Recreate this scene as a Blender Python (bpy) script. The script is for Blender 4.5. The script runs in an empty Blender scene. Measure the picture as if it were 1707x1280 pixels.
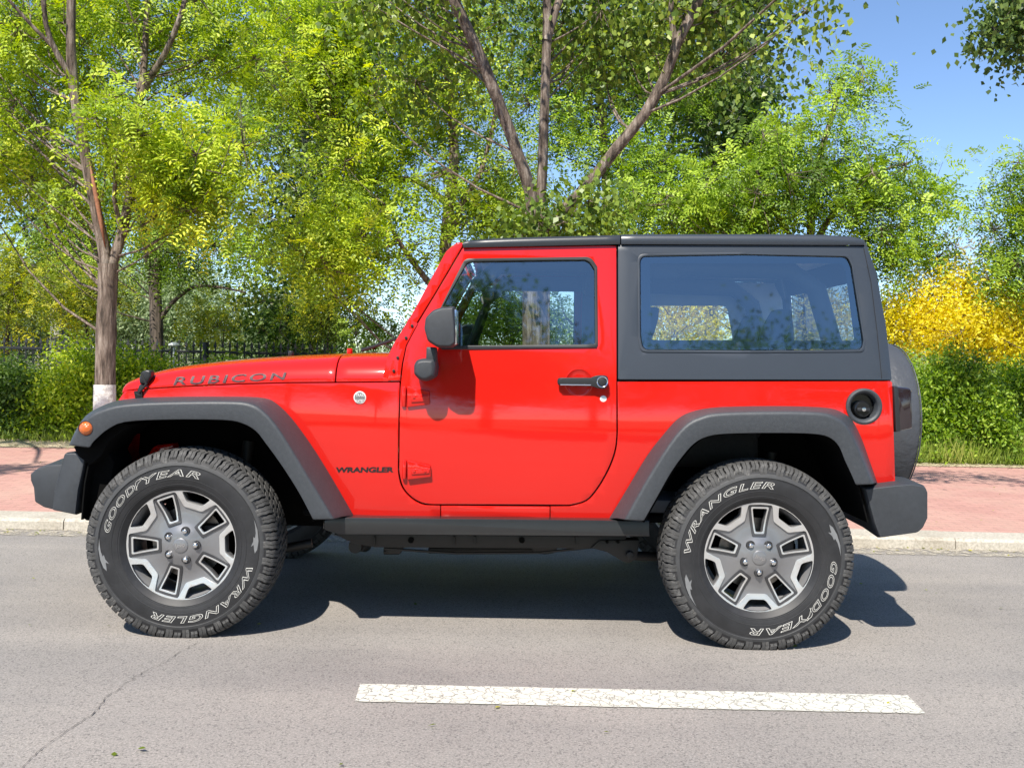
import bpy, bmesh, math, random
import numpy as np
from mathutils import Vector, Matrix, noise
from mathutils.geometry import tessellate_polygon

R = math.radians
random.seed(7)
RNG = np.random.default_rng(7)
SC = bpy.context.scene
COL = SC.collection

# ------------------------------------------------------------------ camera, sky, sun
FPX, EYE, PITCH, ROLL = 1548.0, 1.208, R(1.48), R(1.2)
cam_d = bpy.data.cameras.new('camera')
cam_d.sensor_width = 36.0
cam_d.lens = FPX / 1707.0 * 36.0
cam_d.clip_start = 0.05
cam_d.clip_end = 3000
cam = bpy.data.objects.new('camera', cam_d)
COL.objects.link(cam)
CM = Matrix.Rotation(math.pi / 2 - PITCH, 4, 'X') @ Matrix.Rotation(ROLL, 4, 'Z')
cam.matrix_world = Matrix.Translation((0, 0, EYE)) @ CM
SC.camera = cam

SUN_EL, SUN_AZ = R(52), R(20)          # height; how far left of straight behind the camera
sun_dir = Vector((-math.sin(SUN_AZ) * math.cos(SUN_EL), -math.cos(SUN_AZ) * math.cos(SUN_EL), math.sin(SUN_EL)))
world = bpy.data.worlds.new('World')
SC.world = world
world.use_nodes = True
wn = world.node_tree.nodes
wl = world.node_tree.links
sky = wn.new('ShaderNodeTexSky')
sky.sky_type = 'NISHITA'
sky.sun_disc = False
sky.sun_elevation = SUN_EL
sky.sun_rotation = math.atan2(sun_dir.x, sun_dir.y)
sky.air_density = 0.8
sky.dust_density = 0.15
sky.ozone_density = 4.0
bg = wn['Background']
bg.inputs['Strength'].default_value = 0.125
wl.new(sky.outputs[0], bg.inputs['Color'])
sl = bpy.data.lights.new('sun', 'SUN')
sl.energy = 4.8
sl.angle = R(0.5)
sl.color = (1.0, 0.94, 0.84)
so = bpy.data.objects.new('sun', sl)
so.rotation_euler = sun_dir.to_track_quat('Z', 'Y').to_euler()
so.location = (-6, -12, 20)
COL.objects.link(so)
SC.view_settings.view_transform = 'Standard'
SC.view_settings.look = 'None'
SC.view_settings.gamma = 1.0
SC.view_settings.exposure = 0.76
SC.cycles.max_bounces = 10
SC.cycles.transparent_max_bounces = 16
SC.cycles.caustics_reflective = False
SC.cycles.caustics_refractive = False

# ------------------------------------------------------------------ pixel -> point helpers
CM3 = CM.to_3x3()
def ray(px, py):
    return CM3 @ Vector(((px - 853.5) / FPX, -(py - 640.0) / FPX, -1.0))
def at(px, py, Y):
    d = ray(px, py)
    t = Y / d.y
    return Vector((d.x * t, Y, EYE + d.z * t))
def gnd(px, py, z=0.0):
    d = ray(px, py)
    t = (z - EYE) / d.z
    return Vector((d.x * t, d.y * t, z))
def seg(px, py):
    return at(px, py, 1)

# ------------------------------------------------------------------ materials
def new_mat(name):
    m = bpy.data.materials.new(name)
    m.use_nodes = True
    nt = m.node_tree
    return m, nt, nt.nodes['Principled BSDF'], nt.nodes, nt.links
def mix_col(nt, fac, a, b):
    n = nt.nodes.new('ShaderNodeMix')
    n.data_type = 'RGBA'
    for i, v in ((0, fac), (6, a), (7, b)):
        if hasattr(v, 'links') or hasattr(v, 'is_linked'):
            nt.links.new(v, n.inputs[i])
        elif i == 0:
            n.inputs[0].default_value = v
        else:
            n.inputs[i].default_value = (*v, 1)
    return n.outputs[2]
def tex(nt, kind, scale, detail=4, rough=0.6, obj=True, **kw):
    n = nt.nodes.new(kind)
    n.inputs['Scale'].default_value = scale
    if 'Detail' in n.inputs: n.inputs['Detail'].default_value = detail
    if 'Roughness' in n.inputs: n.inputs['Roughness'].default_value = rough
    for k, v in kw.items(): setattr(n, k, v)
    if obj:
        tc = nt.nodes.new('ShaderNodeTexCoord')
        nt.links.new(tc.outputs['Object'], n.inputs['Vector'])
    return n
def ramp(nt, src, stops, interp='LINEAR'):
    n = nt.nodes.new('ShaderNodeValToRGB')
    n.color_ramp.interpolation = interp
    el = n.color_ramp.elements
    while len(el) < len(stops): el.new(0.5)
    for e, (p, c) in zip(el, stops):
        e.position = p
        e.color = (*c, 1) if len(c) == 3 else c
    nt.links.new(src, n.inputs[0])
    return n.outputs[0]
def bump(nt, bsdf, src, strength, dist):
    b = nt.nodes.new('ShaderNodeBump')
    b.inputs['Strength'].default_value = strength
    b.inputs['Distance'].default_value = dist
    nt.links.new(src, b.inputs['Height'])
    nt.links.new(b.outputs[0], bsdf.inputs['Normal'])
    return b
def simple(name, col, rough=0.5, metal=0.0, var=0.15, vscale=6, bscale=0, bstr=0.0, bdist=0.001, coat=0.0, crough=0.05, spec=0.5):
    m, nt, b, N, L = new_mat(name)
    n = tex(nt, 'ShaderNodeTexNoise', vscale, 5)
    c = mix_col(nt, n.outputs[0], tuple(x * (1 - var) for x in col), tuple(min(1, x * (1 + var)) for x in col))
    L.new(c, b.inputs['Base Color'])
    b.inputs['Roughness'].default_value = rough
    b.inputs['Metallic'].default_value = metal
    b.inputs['Coat Weight'].default_value = coat
    b.inputs['Coat Roughness'].default_value = crough
    b.inputs['Specular IOR Level'].default_value = spec
    if bscale:
        t = tex(nt, 'ShaderNodeTexNoise', bscale, 3)
        bump(nt, b, t.outputs[0], bstr, bdist)
    return m

M = {}
# car paint
m, nt, b, N, L = new_mat('red_paint'); M['red'] = m
n = tex(nt, 'ShaderNodeTexNoise', 1.5, 3)
L.new(mix_col(nt, n.outputs[0], (0.53, 0.010, 0.006), (0.57, 0.012, 0.007)), b.inputs['Base Color'])
b.inputs['Roughness'].default_value = 0.32
b.inputs['Coat Weight'].default_value = 1.0
b.inputs['Coat IOR'].default_value = 1.55
b.inputs['Coat Roughness'].default_value = 0.045
b.inputs['Specular IOR Level'].default_value = 0.05
n2 = tex(nt, 'ShaderNodeTexNoise', 3.0, 2)
bump(nt, b, n2.outputs[0], 0.25, 0.004)
M['gap'] = simple('panel_gap', (0.01, 0.008, 0.008), 0.8)
M['top'] = simple('hardtop_plastic', (0.034, 0.042, 0.055), 0.36, var=0.06, vscale=3, bscale=900, bstr=0.25, bdist=0.0005)
M['roofblack'] = simple('roof_black', (0.03, 0.034, 0.04), 0.3, var=0.05, vscale=3, bscale=900, bstr=0.2, bdist=0.0005)
# moulded plastic of the flares with scuffs
m, nt, b, N, L = new_mat('flare_plastic'); M['flare'] = m
n = tex(nt, 'ShaderNodeTexNoise', 60, 8, 0.85)
c = ramp(nt, n.outputs[0], [(0.3, (0.030, 0.034, 0.040)), (0.55, (0.043, 0.048, 0.055)), (0.75, (0.065, 0.07, 0.077))])
L.new(c, b.inputs['Base Color'])
b.inputs['Roughness'].default_value = 0.5
t = tex(nt, 'ShaderNodeTexNoise', 260, 3)
bump(nt, b, t.outputs[0], 0.6, 0.0015)
M['bumper'] = simple('bumper_plastic', (0.035, 0.039, 0.045), 0.5, var=0.3, vscale=45, bscale=300, bstr=0.7, bdist=0.0015)
M['black'] = simple('black_plastic', (0.018, 0.019, 0.021), 0.42, var=0.2, vscale=20)
M['gloss'] = simple('gloss_black', (0.01, 0.011, 0.013), 0.12, var=0.1)
M['dark'] = simple('underbody_dark', (0.004, 0.004, 0.004), 0.9, var=0.5, vscale=14, spec=0.1)
M['chassis'] = simple('chassis_steel', (0.012, 0.0115, 0.011), 0.55, var=0.4, vscale=14)
M['rail'] = simple('rail_black', (0.020, 0.021, 0.022), 0.25, var=0.15, vscale=20, bscale=300, bstr=0.15)
M['seal'] = simple('window_seal', (0.012, 0.012, 0.013), 0.5)
M['chrome'] = simple('chrome', (0.75, 0.75, 0.75), 0.15, 1.0, var=0.05)
M['machined'] = simple('machined_alloy', (0.70, 0.695, 0.685), 0.3, 0.75, var=0.08, vscale=10)
M['greyalloy'] = simple('grey_alloy', (0.25, 0.25, 0.258), 0.34, 0.6, var=0.08, vscale=10, coat=0.4)
M['frame'] = simple('pocket_alloy', (0.07, 0.07, 0.074), 0.4, 0.5, var=0.1)
M['barrel'] = simple('barrel_alloy', (0.32, 0.32, 0.33), 0.4, 0.5, var=0.2)
M['disc'] = simple('brake_steel', (0.22, 0.2, 0.18), 0.4, 0.8, var=0.3, vscale=30)
M['band'] = simple('tyre_band', (0.045, 0.046, 0.048), 0.7, var=0.4, vscale=25)
M['letter'] = simple('tyre_lettering', (0.60, 0.59, 0.55), 0.7, var=0.2, vscale=60)
M['mark'] = simple('tyre_mark', (0.17, 0.175, 0.18), 0.7, var=0.25, vscale=40)
M['seat'] = simple('seat_cloth', (0.04, 0.041, 0.045), 0.9, var=0.3, vscale=60)
M['cabin'] = simple('cabin_plastic', (0.12, 0.122, 0.125), 0.6)
M['liner'] = simple('headliner', (0.75, 0.75, 0.74), 0.9)
M['decal_hood'] = simple('hood_decal', (0.06, 0.022, 0.028), 0.6)
M['decal'] = simple('fender_decal', (0.012, 0.008, 0.008), 0.5)
M['badge'] = simple('badge_grey', (0.16, 0.17, 0.17), 0.5)
M['badgewhite'] = simple('badge_silver', (0.78, 0.78, 0.76), 0.35, 0.3)
M['cover'] = simple('vinyl_cover', (0.055, 0.06, 0.07), 0.5, var=0.25, vscale=5, bscale=22, bstr=0.5, bdist=0.012)
M['lamp'] = simple('smoked_lamp', (0.02, 0.012, 0.015), 0.1, coat=1)
# tyre rubber
m, nt, b, N, L = new_mat('tyre_rubber'); M['rubber'] = m
n = tex(nt, 'ShaderNodeTexNoise', 14, 6, 0.7)
c = ramp(nt, n.outputs[0], [(0.3, (0.010, 0.010, 0.011)), (0.6, (0.020, 0.020, 0.022)), (0.8, (0.05, 0.048, 0.046))])
L.new(c, b.inputs['Base Color']); b.inputs['Roughness'].default_value = 0.55
t = tex(nt, 'ShaderNodeTexNoise', 260, 3); bump(nt, b, t.outputs[0], 0.3, 0.001)
m, nt, b, N, L = new_mat('tread_rubber'); M['tread'] = m
n = tex(nt, 'ShaderNodeTexNoise', 30, 6, 0.75)
c = ramp(nt, n.outputs[0], [(0.3, (0.035, 0.035, 0.035)), (0.55, (0.065, 0.064, 0.063)), (0.75, (0.17, 0.166, 0.16))])
L.new(c, b.inputs['Base Color']); b.inputs['Roughness'].default_value = 0.8
t = tex(nt, 'ShaderNodeTexNoise', 180, 4); bump(nt, b, t.outputs[0], 0.5, 0.002)
# amber lens
m, nt, b, N, L = new_mat('amber_lens'); M['amber'] = m
b.inputs['Base Color'].default_value = (0.75, 0.16, 0.02, 1); b.inputs['Roughness'].default_value = 0.12
b.inputs['Transmission Weight'].default_value = 0.25; b.inputs['Coat Weight'].default_value = 1
t = tex(nt, 'ShaderNodeTexVoronoi', 90); bump(nt, b, t.outputs[0], 0.6, 0.002)
# glass: clear-tinted sheet with fresnel reflection
def glass(name, tint, refl_boost=1.0, base=0.05):
    m = bpy.data.materials.new(name); m.use_nodes = True
    nt = m.node_tree; nt.nodes.clear()
    out = nt.nodes.new('ShaderNodeOutputMaterial')
    tr = nt.nodes.new('ShaderNodeBsdfTransparent'); tr.inputs[0].default_value = (*tint, 1)
    gl = nt.nodes.new('ShaderNodeBsdfGlossy'); gl.inputs['Roughness'].default_value = 0.03
    gl.inputs[0].default_value = (0.72, 0.90, 1, 1)
    fr = nt.nodes.new('ShaderNodeFresnel'); fr.inputs[0].default_value = 1.5
    mp = nt.nodes.new('ShaderNodeMath'); mp.operation = 'MULTIPLY_ADD'; mp.use_clamp = True
    mp.inputs[1].default_value = refl_boost; mp.inputs[2].default_value = base
    nz = nt.nodes.new('ShaderNodeTexNoise'); nz.inputs['Scale'].default_value = 1.2
    tc = nt.nodes.new('ShaderNodeTexCoord'); nt.links.new(tc.outputs['Object'], nz.inputs['Vector'])
    bp = nt.nodes.new('ShaderNodeBump'); bp.inputs['Strength'].default_value = 0.15; bp.inputs['Distance'].default_value = 0.01
    nt.links.new(nz.outputs[0], bp.inputs['Height']); nt.links.new(bp.outputs[0], gl.inputs['Normal'])
    nt.links.new(fr.outputs[0], mp.inputs[0])
    mx = nt.nodes.new('ShaderNodeMixShader')
    nt.links.new(mp.outputs[0], mx.inputs[0]); nt.links.new(tr.outputs[0], mx.inputs[1]); nt.links.new(gl.outputs[0], mx.inputs[2])
    nt.links.new(mx.outputs[0], out.inputs[0])
    return m
M['glass'] = glass('door_glass', (0.84, 0.92, 0.90), 3.0, 0.08)
M['tint'] = glass('tinted_glass', (0.82, 0.90, 0.92), 3.2, 0.09)

# ------------------------------------------------------------------ mesh helpers
BAKE = []      # objects whose modifiers are applied at the end
MIRROR = []    # near-side parts that get a far-side twin
def link(name, me, mat, parent=None, loc=None):
    o = bpy.data.objects.new(name, me)
    COL.objects.link(o)
    if mat is not None:
        if len(me.materials) == 0: me.materials.append(mat)
    if parent is not None: o.parent = parent
    if loc is not None: o.location = loc
    return o
def mods(o, solid=0, bevel=0, segs=2, angle=35, sub=0):
    if solid:
        s = o.modifiers.new('s', 'SOLIDIFY'); s.thickness = solid; s.offset = -1
    if bevel:
        s = o.modifiers.new('b', 'BEVEL'); s.width = bevel; s.segments = segs; s.limit_method = 'ANGLE'; s.angle_limit = R(angle)
        s.use_clamp_overlap = True
    if sub:
        s = o.modifiers.new('u', 'SUBSURF'); s.levels = sub; s.render_levels = sub
    BAKE.append(o)
    return o
def pydata(name, v, f, smooth=False):
    me = bpy.data.meshes.new(name)
    me.from_pydata([tuple(p) for p in v], [], f)
    me.update()
    if smooth: me.shade_smooth()
    return me
def np_mesh(name, verts, faces, smooth=False, attr=None):
    """verts (N,3), faces (F,k) with constant k"""
    me = bpy.data.meshes.new(name)
    nv, (nf, k) = len(verts), faces.shape
    me.vertices.add(nv); me.loops.add(nf * k); me.polygons.add(nf)
    me.vertices.foreach_set('co', np.ascontiguousarray(verts, dtype=np.float32).ravel())
    me.loops.foreach_set('vertex_index', np.ascontiguousarray(faces, dtype=np.int32).ravel())
    me.polygons.foreach_set('loop_start', np.arange(0, nf * k, k, dtype=np.int32))
    me.update(calc_edges=True)
    if attr is not None:
        a = me.attributes.new('tone', 'FLOAT', 'FACE')
        a.data.foreach_set('value', attr.astype(np.float32))
    if smooth: me.shade_smooth()
    return me
def round_poly(pts, n=6):
    """corners given as (x, y, r) are rounded"""
    out = []
    N_ = len(pts)
    for i, p in enumerate(pts):
        if len(p) == 2 or p[2] <= 0:
            out.append((p[0], p[1])); continue
        a = Vector(pts[i - 1][:2]); b_ = Vector(p[:2]); c = Vector(pts[(i + 1) % N_][:2])
        u = (a - b_); w = (c - b_)
        d = min(p[2], u.length * 0.48, w.length * 0.48)
        s = b_ + u.normalized() * d; e = b_ + w.normalized() * d
        for k in range(n + 1):
            t = k / n
            q = s * (1 - t) ** 2 + b_ * 2 * t * (1 - t) + e * t * t
            out.append((q.x, q.y))
    return out
def plate_mesh(name, outer, holes, step, yfun):
    """outline in the x-z plane, optional holes, cut to a grid and pushed to y = yfun(x, z); faces look to -y"""
    loops = [[Vector((p[0], p[1], 0)) for p in outer]] + [[Vector((p[0], p[1], 0)) for p in h] for h in holes]
    tris = tessellate_polygon(loops)
    flat = [p for l in loops for p in l]
    bm = bmesh.new()
    vs = [bm.verts.new((p.x, 0, p.y)) for p in flat]
    for t in tris:
        try: bm.faces.new([vs[i] for i in t])
        except ValueError: pass
    if step:
        xs = [p.x for p in flat]; zs = [p.y for p in flat]
        for lo, hi, ax in ((min(xs), max(xs), 0), (min(zs), max(zs), 2)):
            k = int((hi - lo) / step)
            for i in range(1, k + 1):
                c = lo + (hi - lo) * i / (k + 1)
                co = [0, 0, 0]; co[ax] = c
                no = [0, 0, 0]; no[ax] = 1
                bmesh.ops.bisect_plane(bm, geom=bm.verts[:] + bm.edges[:] + bm.faces[:], plane_co=co, plane_no=no, dist=1e-5)
    bmesh.ops.remove_doubles(bm, verts=bm.verts, dist=1e-5)
    for v in bm.verts: v.co.y = yfun(v.co.x, v.co.z)
    bm.normal_update()
    bmesh.ops.reverse_faces(bm, faces=[f for f in bm.faces if f.normal.y > 0])
    me = bpy.data.meshes.new(name)
    bm.to_mesh(me); bm.free()
    return me
def loft_mesh(name, rings, closed=True, cap=True):
    n = len(rings[0]); v = [p for r in rings for p in r]; f = []
    for i in range(len(rings) - 1):
        for j in range(n if closed else n - 1):
            a = i * n + j; b_ = i * n + (j + 1) % n
            f.append((a, b_, b_ + n, a + n))
    if cap and closed:
        f.append(tuple(range(n - 1, -1, -1))); f.append(tuple(range((len(rings) - 1) * n, len(rings) * n)))
    me = pydata(name, v, f)
    bm = bmesh.new(); bm.from_mesh(me); bmesh.ops.recalc_face_normals(bm, faces=bm.faces); bm.to_mesh(me); bm.free()
    return me
def tube_rings(pts, rads, sides=8, jitter=0.0):
    """rings of a tube along points"""
    P_ = [Vector(p) for p in pts]; rings = []
    up = Vector((0.13, 0.99, 0.05))
    for i, p in enumerate(P_):
        t = (P_[min(i + 1, len(P_) - 1)] - P_[max(i - 1, 0)]).normalized()
        a = t.cross(up)
        if a.length < 0.1: a = t.cross(Vector((1, 0, 0)))
        a.normalize(); b_ = t.cross(a)
        r = rads[i] if hasattr(rads, '__len__') else rads
        rings.append([p + (a * math.cos(2 * math.pi * k / sides) + b_ * math.sin(2 * math.pi * k / sides)) * r * (1 + (random.uniform(-jitter, jitter) if jitter else 0)) for k in range(sides)])
    return rings
def tube(name, pts, rads, mat, parent=None, sides=10):
    me = loft_mesh(name, tube_rings(pts, rads, sides))
    me.shade_smooth()
    o = link(name, me, mat, parent)
    BAKE.append(o)
    return o
def cyl(name, c, axis, r, h, mat, parent=None, n=28, bevel=0.0):
    c = Vector(c); ax = Vector(axis).normalized()
    q = ax.to_track_quat('Z', 'Y')
    rings = [[c + q @ Vector((r * math.cos(2 * math.pi * k / n), r * math.sin(2 * math.pi * k / n), z)) for k in range(n)] for z in (-h / 2, h / 2)]
    o = link(name, loft_mesh(name, rings), mat, parent)
    return mods(o, bevel=bevel) if bevel else mods(o)
def lathe(name, prof, mat, parent=None, n=64, axis='Y', loc=(0, 0, 0), closed=False):
    """prof = [(axial, radius)]"""
    v = []; f = []; k = len(prof)
    for j in range(n):
        a = 2 * math.pi * j / n
        for (y, r) in prof:
            if axis == 'Y': v.append((r * math.cos(a), y, r * math.sin(a)))
            else: v.append((y, r * math.cos(a), r * math.sin(a)))
    for j in range(n):
        for i in range(k if closed else k - 1):
            a = j * k + i; b_ = j * k + (i + 1) % k; c = ((j + 1) % n) * k + (i + 1) % k; d = ((j + 1) % n) * k + i
            f.append((a, b_, c, d))
    me = pydata(name, v, f)
    bm = bmesh.new(); bm.from_mesh(me); bmesh.ops.remove_doubles(bm, verts=bm.verts, dist=1e-6); bmesh.ops.recalc_face_normals(bm, faces=bm.faces); bm.to_mesh(me); bm.free()
    me.shade_smooth()
    o = link(name, me, mat, parent, loc); BAKE.append(o)
    return o
def box(name, lo, hi, mat, parent=None, bevel=0.01, segs=2):
    x0, y0, z0 = lo; x1, y1, z1 = hi
    rings = [[(x0, y0, z0), (x1, y0, z0), (x1, y1, z0), (x0, y1, z0)], [(x0, y0, z1), (x1, y0, z1), (x1, y1, z1), (x0, y1, z1)]]
    o = link(name, loft_mesh(name, rings), mat, parent)
    return mods(o, bevel=bevel, segs=segs)
def empty(name, loc, label=None, cat=None, group=None):
    o = bpy.data.objects.new(name, None); COL.objects.link(o); o.location = loc
    o.empty_display_size = 0.3
    return tag(o, label, cat, group)
def tag(o, label=None, cat=None, group=None, kind=None):
    if label: o['label'] = label
    if cat: o['category'] = cat
    if group: o['group'] = group
    if kind: o['kind'] = kind
    return o
def text_mesh(s, bold=0.0, shear=0.0, outline=0.0, spacing=1.0):
    cu = bpy.data.curves.new('lettering', 'FONT'); cu.body = s; cu.offset = bold; cu.shear = shear
    cu.space_character = spacing; cu.resolution_u = 4
    if outline:
        cu.fill_mode = 'NONE'; cu.bevel_depth = outline; cu.bevel_resolution = 1
    ob = bpy.data.objects.new('lettering', cu); COL.objects.link(ob)
    bpy.context.view_layer.update()
    dg = bpy.context.evaluated_depsgraph_get()
    me = bpy.data.meshes.new_from_object(ob.evaluated_get(dg))
    bpy.data.objects.remove(ob); bpy.data.curves.remove(cu)
    return me

# ================================================================== GROUND, ROAD, PAVEMENT
def sheet(name, pts, z, mat, kind='structure', sub=0):
    me = pydata(name, [(x, y, z) for x, y in pts], [tuple(range(len(pts)))])
    o = link(name, me, mat); o['kind'] = kind
    return o
# asphalt: worn, sun-bleached, stone chips in a grey-pink binder
m, nt, b, N, L = new_mat('asphalt'); ASPH = m
v1 = tex(nt, 'ShaderNodeTexVoronoi', 140); v1.inputs['Randomness'].default_value = 1
v2 = tex(nt, 'ShaderNodeTexNoise', 130, 5, 0.85)
v3 = tex(nt, 'ShaderNodeTexNoise', 0.9, 7, 0.65)
chips = ramp(nt, v1.outputs['Color'], [(0.0, (0.045, 0.041, 0.037)), (0.35, (0.12, 0.110, 0.100)), (0.7, (0.155, 0.146, 0.138)), (1.0, (0.46, 0.425, 0.39))])
grit = ramp(nt, v2.outputs[0], [(0.38, (0.035, 0.032, 0.029)), (0.5, (0.130, 0.124, 0.118)), (0.62, (0.37, 0.338, 0.31))])
c = mix_col(nt, 0.55, chips, grit)
mm = nt.nodes.new('ShaderNodeMix'); mm.data_type = 'RGBA'; mm.blend_type = 'MULTIPLY'; mm.inputs[0].default_value = 0.85
L.new(c, mm.inputs[6]); L.new(ramp(nt, v3.outputs[0], [(0.3, (0.74, 0.74, 0.75)), (0.5, (0.92, 0.92, 0.92)), (0.7, (1.02, 1.01, 1.0))]), mm.inputs[7])
# long faint wheel-polished bands along the road and a few oil spots
wv = nt.nodes.new('ShaderNodeTexCoord'); mp = nt.nodes.new('ShaderNodeMapping'); mp.inputs['Scale'].default_value = (0.12, 1.6, 1)
L.new(wv.outputs['Object'], mp.inputs[0]); n4 = nt.nodes.new('ShaderNodeTexNoise'); n4.inputs['Scale'].default_value = 1.5; n4.inputs['Detail'].default_value = 6
L.new(mp.outputs[0], n4.inputs['Vector'])
m2 = nt.nodes.new('ShaderNodeMix'); m2.data_type = 'RGBA'; m2.blend_type = 'MULTIPLY'; m2.inputs[0].default_value = 1
L.new(mm.outputs[2], m2.inputs[6]); L.new(ramp(nt, n4.outputs[0], [(0.35, (0.88, 0.88, 0.89)), (0.6, (1.04, 1.03, 1.02))]), m2.inputs[7])
L.new(m2.outputs[2], b.inputs['Base Color']); b.inputs['Roughness'].default_value = 0.85
bump(nt, b, v2.outputs[0], 0.7, 0.004)
# terrain
m, nt, b, N, L = new_mat('soil'); SOIL = m
n1 = tex(nt, 'ShaderNodeTexNoise', 2.2, 8, 0.7)
L.new(ramp(nt, n1.outputs[0], [(0.3, (0.07, 0.085, 0.03)), (0.5, (0.16, 0.15, 0.08)), (0.7, (0.28, 0.23, 0.15))]), b.inputs['Base Color'])
b.inputs['Roughness'].default_value = 0.95
n2 = tex(nt, 'ShaderNodeTexNoise', 30, 6); bump(nt, b, n2.outputs[0], 0.8, 0.03)
KL = gnd(0, 881); KR = gnd(1650, 917)
kerb_y = lambda x: KL.y + (KR.y - KL.y) * (x - KL.x) / (KR.x - KL.x)
kslope = (KR.y - KL.y) / (KR.x - KL.x)
print('kerb', KL, KR)
XL, XR = -70.0, 70.0
KY = kerb_y(0)
kslope = max(-0.01, min(0.01, kslope))
ky = lambda x, d=0: KY + kslope * x + d
sheet('ground', [(-900, -900), (900, -900), (900, 1500), (-900, 1500)], -0.03, SOIL)
sheet('road', [(XL, -7.5), (XR, -7.5), (XR, ky(XR)), (XL, ky(XL))], 0.0, ASPH)
# kerb: stones with joints
m, nt, b, N, L = new_mat('kerb_stone'); KERB = m
n1 = tex(nt, 'ShaderNodeTexNoise', 60, 6, 0.75); n2 = tex(nt, 'ShaderNodeTexNoise', 2.0, 5)
c = ramp(nt, n1.outputs[0], [(0.3, (0.27, 0.245, 0.2)), (0.55, (0.47, 0.435, 0.37)), (0.75, (0.58, 0.54, 0.47))])
L.new(mix_col(nt, ramp(nt, n2.outputs[0], [(0.45, (0, 0, 0)), (0.7, (0.5, 0.5, 0.5))]), (0, 0, 0), (0, 0, 0)), b.inputs['Base Color'])
mk = nt.nodes.new('ShaderNodeMix'); mk.data_type = 'RGBA'; mk.blend_type = 'MULTIPLY'; mk.inputs[0].default_value = 1
L.new(c, mk.inputs[6]); L.new(ramp(nt, n2.outputs[0], [(0.35, (0.75, 0.72, 0.68)), (0.6, (1, 1, 1))]), mk.inputs[7]); L.new(mk.outputs[2], b.inputs['Base Color'])
b.inputs['Roughness'].default_value = 0.9; bump(nt, b, n1.outputs[0], 0.5, 0.003)
KH = 0.075
V = []; F = []
x = -16.0; random.seed(3)
while x < 16:
    l = 0.995
    a0, a1 = x + 0.001, x + l - 0.0005
    dz = random.uniform(-0.003, 0.003); dy = random.uniform(-0.003, 0.003)
    prof = [(0.0, -0.02), (0.004, KH - 0.02), (0.018, KH - 0.003), (0.03, KH), (0.27, KH + 0.002), (0.285, KH - 0.01), (0.285, -0.02)]
    n0 = len(V)
    for xx in (a0, a1):
        for py_, pz in prof: V.append((xx, ky(xx, py_ + dy), pz + dz))
    k = len(prof)
    for i in range(k - 1): F.append((n0 + i, n0 + i + k, n0 + i + k + 1, n0 + i + 1))
    F.append(tuple(range(n0, n0 + k))); F.append(tuple(range(n0 + 2 * k - 1, n0 + k - 1, -1)))
    x += 1.0
me = pydata('kerb', V, F)
bm_ = bmesh.new(); bm_.from_mesh(me); bmesh.ops.recalc_face_normals(bm_, faces=bm_.faces); bm_.to_mesh(me); bm_.free()
link('kerb', me, KERB)['kind'] = 'structure'
# gutter dirt strip along the kerb foot
m, nt, b, N, L = new_mat('gutter_dirt'); GUT = m
n1 = tex(nt, 'ShaderNodeTexNoise', 14, 8, 0.8); n2 = tex(nt, 'ShaderNodeTexNoise', 140, 4, 0.8)
L.new(ramp(nt, n2.outputs[0], [(0.35, (0.2, 0.17, 0.12)), (0.5, (0.40, 0.36, 0.29)), (0.7, (0.56, 0.52, 0.44))]), b.inputs['Base Color'])
b.inputs['Roughness'].default_value = 0.95
L.new(ramp(nt, n1.outputs[0], [(0.44, (0, 0, 0)), (0.56, (1, 1, 1))]), b.inputs['Alpha'])
sheet('gutter', [(-16, ky(-16, -0.22)), (16, ky(16, -0.22)), (16, ky(16, -0.001)), (-16, ky(-16, -0.001))], 0.004, GUT)
# pavement of small red pavers
m, nt, b, N, L = new_mat('red_pavers'); PAV = m
br = nt.nodes.new('ShaderNodeTexBrick'); tc = nt.nodes.new('ShaderNodeTexCoord'); L.new(tc.outputs['Object'], br.inputs['Vector'])
br.inputs['Scale'].default_value = 1.0; br.inputs['Brick Width'].default_value = 0.2; br.inputs['Row Height'].default_value = 0.1
br.inputs['Mortar Size'].default_value = 0.006; br.inputs['Mortar Smooth'].default_value = 0.3
br.inputs['Color1'].default_value = (0.47, 0.255, 0.215, 1); br.inputs['Color2'].default_value = (0.42, 0.225, 0.19, 1); br.inputs['Mortar'].default_value = (0.30, 0.17, 0.14, 1)
n1 = tex(nt, 'ShaderNodeTexNoise', 1.1, 7, 0.7); n2 = tex(nt, 'ShaderNodeTexNoise', 90, 4)
mk = nt.nodes.new('ShaderNodeMix'); mk.data_type = 'RGBA'; L.new(ramp(nt, n1.outputs[0], [(0.42, (0, 0, 0)), (0.75, (0.55, 0.55, 0.55))]), mk.inputs[0])
L.new(br.outputs[0], mk.inputs[6]); mk.inputs[7].default_value = (0.50, 0.36, 0.28, 1)
m3 = nt.nodes.new('ShaderNodeMix'); m3.data_type = 'RGBA'; m3.blend_type = 'MULTIPLY'; m3.inputs[0].default_value = 0.6
L.new(mk.outputs[2], m3.inputs[6]); L.new(ramp(nt, n2.outputs[0], [(0.3, (0.7, 0.7, 0.7)), (0.6, (1.1, 1.1, 1.1))]), m3.inputs[7])
L.new(m3.outputs[2], b.inputs['Base Color']); b.inputs['Roughness'].default_value = 0.9
bump(nt, b, br.outputs[1], -0.4, 0.004)
PE = gnd(1650, 777, KH).y
PEL = gnd(30, 742, KH).y
print('pavement edge', PE, PEL)
PE = (PE + PEL) / 2
sheet('pavement', [(XL, ky(XL, 0.28)), (XR, ky(XR, 0.28)), (XR, PE), (XL, PE)], KH - 0.006, PAV)
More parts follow.
